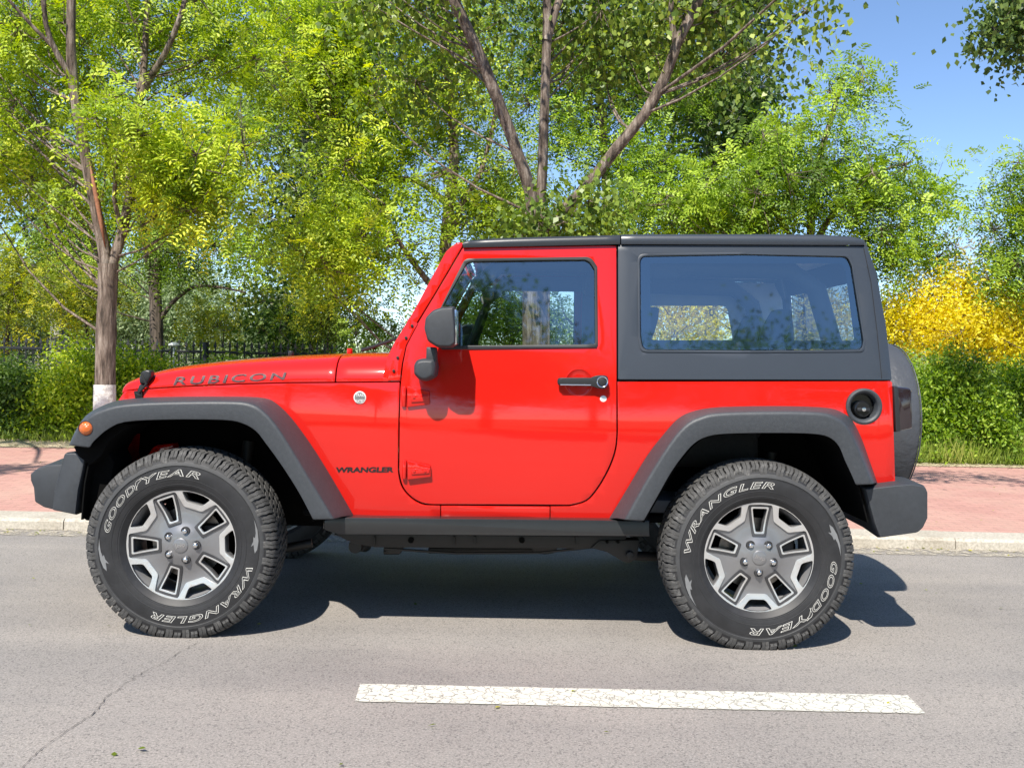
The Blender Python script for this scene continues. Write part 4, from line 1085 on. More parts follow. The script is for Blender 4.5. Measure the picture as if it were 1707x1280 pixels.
# --- hood and cowl (lofted across the car)
seam = [(197, 660), (209, 650.5), (225, 648.5), (300, 643.3), (400, 639), (480, 637), (558, 636.3), (667, 635.3)]
sil = [(197, 659), (204, 649), (213, 641.5), (229, 633), (243, 626), (257, 621), (285, 613), (314, 608), (396, 598), (477, 592.5), (558, 589), (600, 587.5), (667, 586.5)]
def interp(tab, x):
    for (a, b_), (c, d) in zip(tab, tab[1:]):
        if x <= c: return b_ + (d - b_) * (x - a) / (c - a)
    return tab[-1][1]
PROF = [(1.0, 0.0), (0.992, 0.2), (0.975, 0.42), (0.945, 0.62), (0.90, 0.78), (0.83, 0.90), (0.72, 0.97), (0.55, 1.0), (0.3, 1.025), (0.0, 1.04)]
def hood_station(px):
    a = S(px, interp(seam, px)); ws = -a.y
    # height of the silhouette over this x
    X = a.x
    lo, hi = px - 60, px + 60
    for _ in range(30):
        mid = (lo + hi) / 2
        if L_(mid, interp(sil, mid), 0.72 * ws).x < X: lo = mid
        else: hi = mid
    top = L_(mid, interp(sil, mid), 0.72 * ws).z
    return X, ws, a.z, max(top, a.z + 0.012)
def hood_part(name, pxs, mat='red'):
    rings = []
    for px in pxs:
        X, ws, z0, z1 = hood_station(px)
        near = [Vector((X, -ws * f, z0 + (z1 - z0) * h)) for f, h in PROF]
        rings.append(near + [Vector((p.x, -p.y, p.z)) for p in reversed(near[:-1])])
    me = loft_mesh(name, rings, closed=False)
    bm = bmesh.new(); bm.from_mesh(me)
    bmesh.ops.recalc_face_normals(bm, faces=bm.faces)
    bm.normal_update()
    if sum(f.normal.z for f in bm.faces) < 0: bmesh.ops.reverse_faces(bm, faces=bm.faces)
    bm.to_mesh(me); bm.free(); me.shade_smooth()
    o = link(name, me, M[mat], car)
    return mods(o, solid=0.02, bevel=0.004, angle=50)
hood = hood_part('bonnet', [203, 207, 213, 221, 230, 242, 256, 272, 292, 320, 360, 400, 440, 480, 520, 545, 558])
cowl = hood_part('cowl', [560, 580, 605, 640, 668])
hs = [hood_station(px) for px in range(230, 660, 10)]
def hood_pt(px, py):
    w = 0.7
    for _ in range(12):
        p = L_(px, py, w)
        k = min(range(len(hs)), key=lambda i: abs(hs[i][0] - p.x))
        X, ws, z0, z1 = hs[k]
        h = (p.z - z0) / (z1 - z0)
        f = 1.0
        for (f0, h0), (f1, h1) in zip(PROF, PROF[1:]):
            if h0 <= h <= h1: f = f0 + (f1 - f0) * (h - h0) / (h1 - h0); break
        if h > 1.0: f = 0.55
        w = 0.5 * w + 0.5 * ws * f
    return L_(px, py, w)
text_px('RUBICON', [(289, 642), (478, 632.5), (478, 620.5), (291, 628)], 'decal_hood', hood_pt, 0.018, 0.15, name='bonnet_lettering', parent=hood, lift=0.003, spacing=1.25)
# grille front
g0 = S(200, 668)
gpts = [L_(x, y, 0.6) for x, y in ((199, 664), (193, 700), (190, 760), (196, 800))]
rings = []
for gp, dx in ((gpts[0], 0.01), (gpts[1], 0), (gpts[2], 0), (gpts[3], 0)):
    ws = 0.66
    rings.append([Vector((gp.x + dx + 0.03 * abs(t) ** 3, t * ws, gp.z)) for t in (-1, -0.8, -0.5, -0.2, 0.2, 0.5, 0.8, 1)])
gm = loft_mesh('grille', rings, closed=False); gm.shade_smooth()
grille = mods(link('grille', gm, M['red'], car), solid=0.03, bevel=0.004)
for k in range(7):
    y = (k - 3) * 0.085
    box('grille_slot', (gpts[1].x - 0.036, y - 0.025, gpts[2].z + 0.02), (gpts[1].x - 0.028, y + 0.025, gpts[1].z - 0.01), M['dark'], grille, 0.01)
for s in (-1, 1):
    lathe('headlight', [(-0.0, 0.0), (-0.03, 0.04), (-0.03, 0.07), (0.01, 0.09)], M['chrome'], car, 32, 'X', (gpts[1].x - 0.02, s * 0.48, gpts[1].z - 0.06))
# bonnet catch
cw = -S(238, 640).y
catch = pillow('bonnet_catch', [(232, 633, 2), (236, 620, 3), (244, 616, 3), (252, 618, 3), (252, 628, 2), (247, 638), (240, 641), (233, 640)], [(cw - 0.03, 1), (cw + 0.012, 1), (cw + 0.018, 0.8)], 'black', hood, bevel=0.004)
pillow('bonnet_catch', [(235, 640), (243, 640), (238, 655), (230, 654)], [(cw - 0.01, 1), (cw + 0.008, 0.9)], 'black', hood, bevel=0.003)
pillow('bonnet_catch', [(225, 651, 2), (241, 650, 3), (242, 666, 2), (228, 666, 3)], [(cw - 0.01, 1), (cw + 0.014, 0.85)], 'gloss', hood, bevel=0.004)
tube('bonnet_catch', [L_(236, 622, cw + 0.014), L_(244, 640, cw + 0.016), L_(232, 654, cw + 0.018)], 0.006, M['chassis'], hood, 8)
for (px, py, w) in ((485, 589, 0.25), (583, 585, 0.3)):
    q = L_(px, py, w); cyl('washer_nozzle', q, (0, 0, 1), 0.014, 0.025, M['black' if px < 500 else 'red'], hood, 12, 0.004)
tube('wiper', [L_(603, 584, 0.3), L_(622, 578, 0.32), L_(660, 565, 0.35)], [0.01, 0.008, 0.006], M['black'], car, 6)
tube('wiper', [L_(622, 583, 0.3), L_(630, 573, 0.32), L_(655, 566, 0.35)], [0.004, 0.004, 0.004], M['black'], car, 6)

# --- hardtop
ht_hole = [(1067.5, 428, 12), (1240, 425), (1412, 428.5, 12), (1419, 445), (1438.5, 566), (1436, 582, 12), (1250, 583.5), (1072.5, 582.5, 10), (1068.5, 560)]
hardtop = panel('hardtop', [(1030.6, 408.5), (1434, 410, 4), (1445.5, 412), (1460, 452), (1476.5, 541), (1486.5, 632.8, 2), (1250, 632.5), (1030.6, 632.3, 2)], [grow(ht_hole, 1.0)], 'top', off=0.004, thick=0.03, bevel=0.006)
# raised lip round the side window
panel('window_lip', grow(ht_hole, 4.5), [grow(ht_hole, 1.2)], 'top', off=0.0075, thick=0.01, bevel=0.0034, parent=hardtop, mirror=False)
panel('window_glass', ht_hole, [], 'tint', off=-0.004, thick=0, bevel=0, parent=hardtop, mirror=False)
frit_in = [(1083, 439, 6), (1403, 439.5, 6), (1409, 450), (1424, 568, 6), (1086, 567, 6)]
panel('window_border', grow(ht_hole, -1.0), [frit_in], 'gloss', off=-0.0065, thick=0, bevel=0, parent=hardtop, mirror=False)
tube('hardtop_seam', [S(1440, 414, 0.005), S(1452, 470, 0.005), S(1462, 550, 0.005), S(1470, 631, 0.005)], 0.0011, M['gap'], hardtop, 6)
# roof caps
rail_y = [(771, 413), (1034, 407.3), (1436, 408.8)]
top_y = [(771, 402), (800, 398), (900, 394.5), (1034, 391.5), (1036, 390.6), (1262, 390.2), (1394, 391.5), (1425, 394), (1440, 399)]
RPROF = [(1.0, 0.0), (1.004, 0.35), (1.0, 0.7), (0.985, 0.92), (0.95, 1.0), (0.8, 1.3), (0.5, 1.6), (0.0, 1.75)]
def roof_part(name, pxs, mat, inset=0.0):
    rings = []
    for px in pxs:
        a = S(px, interp(rail_y, px), 0.014); t = L_(px, interp(top_y, px), -a.y * 0.97)
        h = max(0.006, t.z - a.z)
        near = [Vector((a.x, a.y * f, a.z + h * g)) for f, g in RPROF]
        rings.append(near + [Vector((p.x, -p.y, p.z)) for p in reversed(near[:-1])])
    me = loft_mesh(name, rings, closed=False)
    bm = bmesh.new(); bm.from_mesh(me); bmesh.ops.recalc_face_normals(bm, faces=bm.faces); bm.normal_update()
    if sum(f.normal.z for f in bm.faces) < 0: bmesh.ops.reverse_faces(bm, faces=bm.faces)
    bm.to_mesh(me); bm.free(); me.shade_smooth()
    o = link(name, me, M[mat], car)
    return mods(o, solid=0.02, bevel=0.004, angle=50)
roof_part('roof_panel', [772, 785, 820, 880, 950, 1010, 1033.6], 'roofblack')
rearroof = roof_part('roof', [1035.4, 1060, 1120, 1200, 1300, 1380, 1420, 1436, 1440], 'top')
# rear of the hardtop, tailgate
rearpts = [(1440, 399), (1446, 412), (1461, 460), (1475.5, 541), (1482, 596), (1485.5, 632.5)]
rings = []
for px, py in rearpts:
    a = S(px, py, 0.0)
    rings.append([Vector((a.x + 0.02 * (1 - abs(t) ** 4), a.y * t, a.z)) for t in (1, 0.9, 0.6, 0.2, -0.2, -0.6, -0.9, -1)])
me = loft_mesh('hardtop_back', rings, closed=False)
bm_ = bmesh.new(); bm_.from_mesh(me); bm_.faces.ensure_lookup_table()
zlo, zhi = rings[4][0].z, rings[2][0].z          # the opening of the rear window
bmesh.ops.delete(bm_, geom=[f for f in bm_.faces if abs(f.calc_center_median().y) < 0.6 and zlo < f.calc_center_median().z < zhi], context='FACES')
bm_.to_mesh(me); bm_.free(); me.shade_smooth()
hb = mods(link('hardtop_back', me, M['top'], car), solid=0.01)
rgl = pydata('rear_glass', [(rings[2][1].x + 0.012, -0.64, zhi + 0.02), (rings[2][1].x + 0.012, 0.64, zhi + 0.02), (rings[4][1].x + 0.012, 0.68, zlo - 0.02), (rings[4][1].x + 0.012, -0.68, zlo - 0.02)], [(0, 1, 2, 3)])
link('rear_glass', rgl, M['tint'], hb)
ta = S(1484, 637, 0); tb = S(1489, 803, 0)
rings = [[Vector((p.x + 0.008, -p.y * t, p.z)) for t in (1, 0.9, 0.3, -0.3, -0.9, -1)] for p in (ta, tb)]
tg = mods(link('tailgate', loft_mesh('tailgate', rings, closed=False), M['red'], car), solid=0.02)
# tub rail edge line below the hardtop
# --- fuel filler
fp = S(1440, 677.5)
filler = lathe('fuel_filler', [(0.035, 0.0), (0.035, 0.05), (0.0, 0.058), (-0.006, 0.062), (-0.009, 0.070), (-0.006, 0.078), (0.0, 0.079), (0.01, 0.079)], M['flare'], car, 48, 'Y', fp)
lathe('filler_cup', [(0.034, 0.0), (0.034, 0.05), (0.004, 0.0575)], M['gloss'], filler, 40, 'Y', (0, 0.0, 0))
lathe('filler_cap', [(-0.004, 0.0), (-0.004, 0.03), (0.002, 0.036), (0.03, 0.036)], M['gloss'], filler, 32, 'Y', (-0.004, 0.004, -0.012))
box('filler_grip', (-0.032, -0.012, -0.021), (0.024, 0.0, -0.006), M['black'], filler, 0.004)
cyl('filler_lock', (-0.004, -0.013, -0.012), (0, 1, 0), 0.009, 0.004, M['chrome'], filler, 16, 0.001)
# --- tail lamp
for s in (1, -1):
    o = pillow('tail_lamp', [(1487, 643.5, 3), (1514, 646, 4), (1517.5, 652), (1518, 714, 4), (1491, 719.5, 3)], [(0.60, 0.98), (0.755, 1), (0.775, 0.97)], 'lamp', car, bevel=0.006)
    o2 = pillow('lamp_housing', [(1487, 643, 2), (1495, 643.5), (1499, 719), (1491, 720, 2)], [(0.60, 1), (0.762, 1), (0.78, 0.97)], 'black', car, bevel=0.004)
    if s == -1:
        for q in (o, o2): q.scale = (1, -1, 1)

# --- flares
FA = [(115, 743), (125, 720), (142, 694), (168, 677.5), (205, 666), (274, 661.5), (395, 661), (440, 663.5), (460, 672), (485, 696), (517, 739), (545, 783), (568, 822), (590, 860)]
FB = [(116, 742), (127, 719), (146, 695), (172, 682), (207, 674), (274, 670), (385, 669), (421, 674), (441, 687), (461, 709), (488, 751), (512, 791), (533, 825), (557, 865)]
FC = [(150, 746), (155, 738), (164, 729), (180, 716), (208, 704), (274, 700), (370, 700.5), (403, 706), (426, 719), (442, 739), (464, 769), (484, 799), (502, 829), (521, 866)]
RA = [(1015, 865), (1047, 812), (1079, 759), (1107, 723), (1129, 699), (1151, 687), (1187, 679.5), (1251, 677), (1323, 677), (1381, 680), (1406, 688.5), (1421, 701), (1436, 730), (1449, 766), (1463.5, 807)]
RB = [(1041, 866), (1070, 813), (1101, 762), (1126, 726), (1147, 705), (1168, 695), (1193, 689), (1251, 686.5), (1323, 686), (1374, 688.5), (1396, 697), (1411, 709), (1427, 738), (1441, 772), (1455, 807)]
RC = [(1074, 868), (1097, 827), (1121, 785), (1144, 754), (1160, 738), (1176, 729.5), (1200, 724.5), (1251, 722.6), (1323, 722.6), (1366, 725), (1386, 732), (1399, 746), (1408, 768), (1417, 787), (1426, 808)]
def smooth_tab(T, n=3):
    """Catmull-Rom densify"""
    out = []
    for i in range(len(T) - 1):
        p0 = Vector(T[max(i - 1, 0)]); p1 = Vector(T[i]); p2 = Vector(T[i + 1]); p3 = Vector(T[min(i + 2, len(T) - 1)])
        for k in range(n):
            t = k / n
            out.append(tuple(0.5 * ((2 * p1) + (p2 - p0) * t + (2 * p0 - 5 * p1 + 4 * p2 - p3) * t * t + (-p0 + 3 * p1 - 3 * p2 + p3) * t ** 3)))
    out.append(T[-1])
    return out
def flare(name, A, B, Cc):
    A, B, Cc = smooth_tab(A), smooth_tab(B), smooth_tab(Cc)
    rings = []
    n = len(A)
    for i, (a, b_, c) in enumerate(zip(A, B, Cc)):
        pa = S(a[0], a[1], 0.002); wa = -pa.y
        wo = 0.925
        pb = L_(b_[0], b_[1], wo); pc = L_(c[0], c[1], 0.93)
        mid = pa.lerp(pb, 0.5); mid.z += 0.004
        b2 = pb.lerp(pc, 0.12); b2.y -= 0.006
        d = (pa - pc); d.y = 0; d.normalize()
        c2 = pc + Vector((0, 0.008, 0)) + d * 0.006
        ce = pc + Vector((0, 0.03, 0)) + d * 0.012
        inn = Vector((pa.x, pa.y + 0.03, pa.z)).lerp(Vector((pc.x, -wa + 0.03, pc.z)), 0.35)
        pa2 = Vector((pa.x, pa.y + 0.02, pa.z))
        rings.append([pa2, pa, mid, pb, b2, pb.lerp(pc, 0.55) + Vector((0, -0.004, 0)), pc, c2, ce, inn])
    me = loft_mesh(name, rings, closed=True)
    o = link(name, me, M['flare'], car); me.shade_smooth()
    mods(o, bevel=0.006, angle=28, segs=3)
    MIRROR.append(o)
    return o
ff = flare('wheel_flare', FA, FB, FC)
rf = flare('wheel_flare', RA, RB, RC)
pm = L_(144, 714, 0.925)
lathe('side_marker', [(-0.022, 0.0), (-0.02, 0.012), (-0.014, 0.022), (-0.006, 0.029), (0.006, 0.031)], M['amber'], ff, 32, 'Y', pm)
lathe('marker_rim', [(-0.006, 0.029), (-0.008, 0.031), (-0.004, 0.033), (0.004, 0.033)], M['black'], ff, 32, 'Y', pm)
# wheel arch liners
def liner(pts, w0=0.84, w1=0.40):
    T = smooth_tab(pts, 2)
    rings = [[L_(x, y, w0)] + [Vector((L_(x, y, w0).x, -w, L_(x, y, w0).z)) for w in (0.7, 0.55, w1)] for x, y in T]
    me = loft_mesh('wheel_arch_liner', rings, closed=False); me.shade_smooth()
    o = link('wheel_arch_liner', me, M['dark'], car); mods(o, solid=0.006); MIRROR.append(o)
    ring = [Vector((L_(x, y, w0).x, L_(x, y, w0).z)) for x, y in pts]
    me = plate_mesh('wheel_arch_wall', [(p.x, p.y) for p in ring], [], 0, lambda x, z: -w1 - 0.01)
    o = link('wheel_arch_wall', me, M['dark'], car); mods(o, solid=0.004); MIRROR.append(o)
liner([(135, 866), (140, 805), (153, 750), (168, 727), (184, 713), (210, 702), (274, 698), (372, 698.5), (430, 716), (466, 766), (504, 827), (524, 868)], 0.86)
liner([(1072, 870), (1097, 826), (1122, 783), (1145, 752), (1162, 735), (1187, 724), (1251, 720), (1323, 720), (1367, 722), (1390, 731), (1402, 748), (1416, 780), (1432, 812), (1448, 870)], 0.86)
pillow('flare_bracket', [(122, 744), (150, 741), (176, 712), (198, 703), (216, 708), (182, 735), (168, 760), (150, 775), (130, 760)], [(0.60, 1), (0.87, 1)], 'dark', car, bevel=0.004, mirror=True)
pillow('rocker_inner', [(545, 850), (1050, 852), (1050, 880), (548, 880)], [(0.60, 1), (0.735, 1)], 'dark', car, bevel=0.004, mirror=True)
# red inner wing seen in the front arch, little red connector, hoses
pillow('inner_wing', [(205, 790), (245, 770), (262, 740, 8), (300, 735, 8), (300, 800), (205, 820)], [(0.50, 1), (0.56, 0.9)], 'red', car, bevel=0.01)
tube('brake_hose', [L_(188, 745, 0.72), L_(186, 775, 0.72), L_(193, 800, 0.72), L_(215, 808, 0.7)], 0.005, M['black'], car, 8)
cyl('hose_clip', L_(187, 741, 0.74), (0, 0, 1), 0.011, 0.012, M['red'], car, 10, 0.003)
pillow('splash_guard', [(140, 741), (172, 738), (190, 770), (175, 868), (140, 868), (138, 800)], [(0.60, 1), (0.80, 1)], 'dark', car, bevel=0.01)

# --- bumpers
fb = [(66, 779, 3), (84, 773), (128, 771), (128, 852), (92, 849), (76, 845), (61, 836, 3), (59, 812), (54, 800), (53.5, 789, 2)]
pillow('front_bumper', fb, [(0.81, 0.97), (0.79, 1), (0.5, 1.06, -0.05, 0), (0, 1.08, -0.08, 0), (-0.5, 1.06, -0.05, 0), (-0.79, 1), (-0.81, 0.97)], 'bumper', car, bevel=0.008)
fc = [(111, 753.5, 3), (147, 753.5, 3), (141, 785), (134, 815), (129, 858, 2), (90, 850, 3), (93, 820), (101, 788)]
for s in (1, -1):
    o = pillow('bumper_end', fc, [(0.55, 0.95), (0.845, 1), (0.865, 0.96)], 'bumper', car, bevel=0.006)
    if s < 0: o.scale = (1, -1, 1)
rbp = [(1437, 812, 2), (1488, 806), (1517, 804), (1540, 808, 4), (1544, 818), (1544, 862), (1536, 879, 3), (1527, 887, 4), (1462, 896, 3), (1452, 870)]
pillow('rear_bumper', rbp, [(0.87, 0.95), (0.845, 1), (0.6, 1.0, 0.03, 0), (0, 1.0, 0.05, 0), (-0.6, 1.0, 0.03, 0), (-0.845, 1), (-0.87, 0.95)], 'bumper', car, bevel=0.01, segs=3)

# --- rock rail and chassis
pillow('rock_rail', [(539, 866), (560, 861.5), (1083, 867), (1084, 893, 2), (562, 889.5), (539, 882)], [(0.66, 1), (0.815, 1), (0.83, 0.992)], 'rail', car, bevel=0.005, mirror=True)
pillow('frame_rail', [(556, 890), (1045, 894), (1040, 905), (1004, 914.5), (625, 912), (590, 906)], [(0.44, 1), (0.66, 1)], 'chassis', car, bevel=0.004, mirror=True)
pillow('rail_bracket', [(1000, 900), (1066, 900), (1062, 930, 6), (1052, 938, 5), (1040, 937, 3), (1012, 920), (985, 913)], [(0.60, 1), (0.67, 1)], 'chassis', car, bevel=0.004)
cyl('bushing', L_(1050, 925, 0.68), (0, 1, 0), 0.018, 0.03, M['chassis'], car, 18, 0.004)
for bx in (622, 755, 790, 960):
    pillow('rail_rib', [(bx, 894), (bx + 4, 894), (bx + 3, 909), (bx + 1, 909)], [(0.65, 1), (0.672, 1)], 'chassis', car, bevel=0.001)
box('floor_pan', (-0.75, -0.72, 0.50), (1.62, 0.72, 0.53), M['dark'], car, 0.01)
box('engine_underside', (-1.45, -0.36, 0.38), (-0.55, 0.36, 0.9), M['dark'], car, 0.05)
box('skid_plate', (-0.35, -0.3, 0.34), (0.45, 0.35, 0.46), M['chassis'], car, 0.03)
tube('exhaust_pipe', [(-0.3, -0.1, 0.4), (0.2, -0.35, 0.38), (0.6, -0.4, 0.40), (1.0, -0.3, 0.5), (1.6, 0.3, 0.5)], 0.03, M['chassis'], car, 12)
tube('driveshaft', [(0.3, 0.05, 0.42), (WB / 2, 0.0, 0.4)], 0.03, M['chassis'], car, 12)
tube('driveshaft', [(-0.2, 0.2, 0.4), (-WB / 2, 0.15, 0.4)], 0.025, M['chassis'], car, 12)
tube('control_arm', [L_(520, 905, 0.45), L_(420, 925, 0.5)], 0.022, M['chassis'], car, 10)
tube('control_arm', [L_(1055, 926, 0.56), L_(1160, 930, 0.5)], 0.022, M['chassis'], car, 10)
tube('crossmember', [L_(600, 905, 0.4), L_(608, 908, -0.4)], 0.04, M['chassis'], car, 10)
lathe('steering_joint', [(-0.02, 0.0), (-0.02, 0.03), (0.02, 0.035), (0.02, 0.0)], M['chassis'], car, 20, 'Y', L_(593, 910, 0.5))
tube('steering_joint', [L_(640, 918, 0.4), L_(665, 918, 0.4)], 0.018, M['chassis'], car, 8)
tube('skid_edge', [L_(715, 917, 0.3), L_(830, 915, 0.35), L_(905, 915, 0.35)], 0.016, M['chassis'], car, 8)

for bx in (685, 870):
    cyl('body_mount', L_(bx, 900, 0.665), (0, 1, 0), 0.013, 0.012, M['dark'], car, 14)
for bx in (1012, 1030):
    cyl('body_mount', L_(bx, 903, 0.68), (0, 1, 0), 0.007, 0.012, M['dark'], car, 10)
tube('brake_line', [L_(640, 914, 0.6), L_(760, 922, 0.55), L_(900, 921, 0.55), L_(985, 912, 0.6)], 0.006, M['chassis'], car, 6)
pillow('transfer_case', [(880, 905), (935, 905), (925, 922, 5), (905, 925, 5), (888, 918)], [(0.2, 1), (0.45, 1)], 'chassis', car, bevel=0.01)
pillow('transfer_case', [(640, 908), (672, 908), (668, 924, 4), (645, 924, 4)], [(0.3, 1), (0.5, 1)], 'chassis', car, bevel=0.008)

# --- wheels
RIM = 0.2435
def tyre_prof():
    P1 = [(-0.095, 0.228), (-0.104, 0.238), (-0.112, 0.247), (-0.1195, 0.2565), (-0.1195, 0.2585), (-0.1225, 0.268), (-0.1262, 0.285), (-0.128, 0.305), (-0.1275, 0.325), (-0.1255, 0.340), (-0.1275, 0.343), (-0.1265, 0.348), (-0.1235, 0.353), (-0.121, 0.366), (-0.1135, 0.382), (-0.101, 0.391), (-0.07, 0.396), (-0.03, 0.398), (0, 0.3985)]
    return P1 + [(-y, r) for y, r in reversed(P1[:-1])]
TP = tyre_prof()
def sidewall_y(r):
    h = [(q[1], q[0]) for q in TP[:14]]
    for (r0, y0), (r1, y1) in zip(h, h[1:]):
        if r0 <= r <= r1 and r1 > r0: return y0 + (y1 - y0) * (r - r0) / (r1 - r0)
    return -0.12
def tread_mesh():
    V = []; F = []
    NP = 66
    def block(a0, a1, rows, base, sk=0.0, jag=0.0):
        """rows = [(y, r)] across the block; angles a0..a1; sk shifts the angle along the row"""
        n0 = len(V); m_ = len(rows)
        for i, (y, r) in enumerate(rows):
            s = sk * i / (m_ - 1) + (jag if i % 2 else -jag)
            inset = 0.12 * (a1 - a0)
            for (a, rr) in ((a0 + s, r - base), (a0 + s + inset * 0.4, r), (a1 + s - inset * 0.4, r), (a1 + s, r - base)):
                V.append((rr * math.cos(a), y, rr * math.sin(a)))
        for i in range(m_ - 1):
            for j in range(3):
                p = n0 + i * 4 + j
                F.append((p, p + 1, p + 5, p + 4))
        F.append((n0, n0 + 3, n0 + 2, n0 + 1))
        e = n0 + (m_ - 1) * 4
        F.append((e, e + 1, e + 2, e + 3))
    pitch = 2 * math.pi / NP
    for k in range(NP):
        a = k * pitch
        for s in (-1, 1):
            o = 0.0 if s < 0 else pitch * 0.5
            long_ = (k % 2 == 0)
            lowr = 0.3555 if long_ else 0.372
            lowy = 0.1245 if long_ else 0.1205
            rows = [(s * lowy, lowr), (s * 0.1225, 0.378), (s * 0.1155, 0.3925), (s * 0.105, 0.4025), (s * 0.085, 0.4065), (s * 0.068, 0.4085)]
            block(a + o + pitch * 0.02, a + o + pitch * 0.40, rows, 0.007, sk=pitch * 0.22 * s, jag=pitch * 0.04)
            block(a + o + pitch * 0.43, a + o + pitch * (0.86 if long_ else 0.80), rows, 0.007, sk=pitch * 0.22 * s, jag=pitch * 0.04)
            rows = [(s * 0.062, 0.4085), (s * 0.045, 0.4095), (s * 0.026, 0.410)]
            block(a + o + pitch * 0.25, a + o + pitch * 0.92, rows, 0.009, sk=-pitch * 0.35 * s, jag=pitch * 0.08)
        block(a, a + pitch * 0.7, [(-0.02, 0.410), (0, 0.4105), (0.02, 0.410)], 0.009, sk=pitch * 0.3, jag=pitch * 0.12)
    me = pydata('tread', V, F)
    bm = bmesh.new(); bm.from_mesh(me); bmesh.ops.recalc_face_normals(bm, faces=bm.faces); bm.to_mesh(me); bm.free()
    return me
def arc_text(s, th0, span, r_in, h, outline, mat, parent, name='tyre_lettering', bold=0.012, shear=0.28, spacing=1.15):
    """clockwise lettering, th0 = start angle (deg), tops outward"""
    me = text_mesh(s, bold, shear, outline, spacing)
    xs = [v.co.x for v in me.vertices]; ys = [v.co.y for v in me.vertices]
    x0, x1 = min(xs), max(xs); y0, y1 = min(ys), max(ys)
    for v in me.vertices:
        u = (v.co.x - x0) / (x1 - x0); t = (v.co.y - y0) / (y1 - y0)
        a = R(th0 - span * u); r = r_in + h * t
        zoff = v.co.z * h / (y1 - y0)
        v.co = (r * math.cos(a), sidewall_y(r) - 0.0008 - zoff, r * math.sin(a))
    me.materials.clear()
    o = link(name, me, M[mat], parent); BAKE.append(o)
    return o
def shape_mesh(name, polys, mat, parent, lift=0.001):
    """filled polar shapes [(angle deg, r)] laid on the sidewall"""
    V = []; F = []
    for poly in polys:
        n0 = len(V)
        for a, r in poly: V.append((r * math.cos(R(a)), sidewall_y(r) - lift, r * math.sin(R(a))))
        F.append(tuple(range(n0, n0 + len(poly))))
    me = pydata(name, V, F)
    o = link(name, me, M[mat], parent)
    mods(o, solid=0.001); return o
TREAD = None
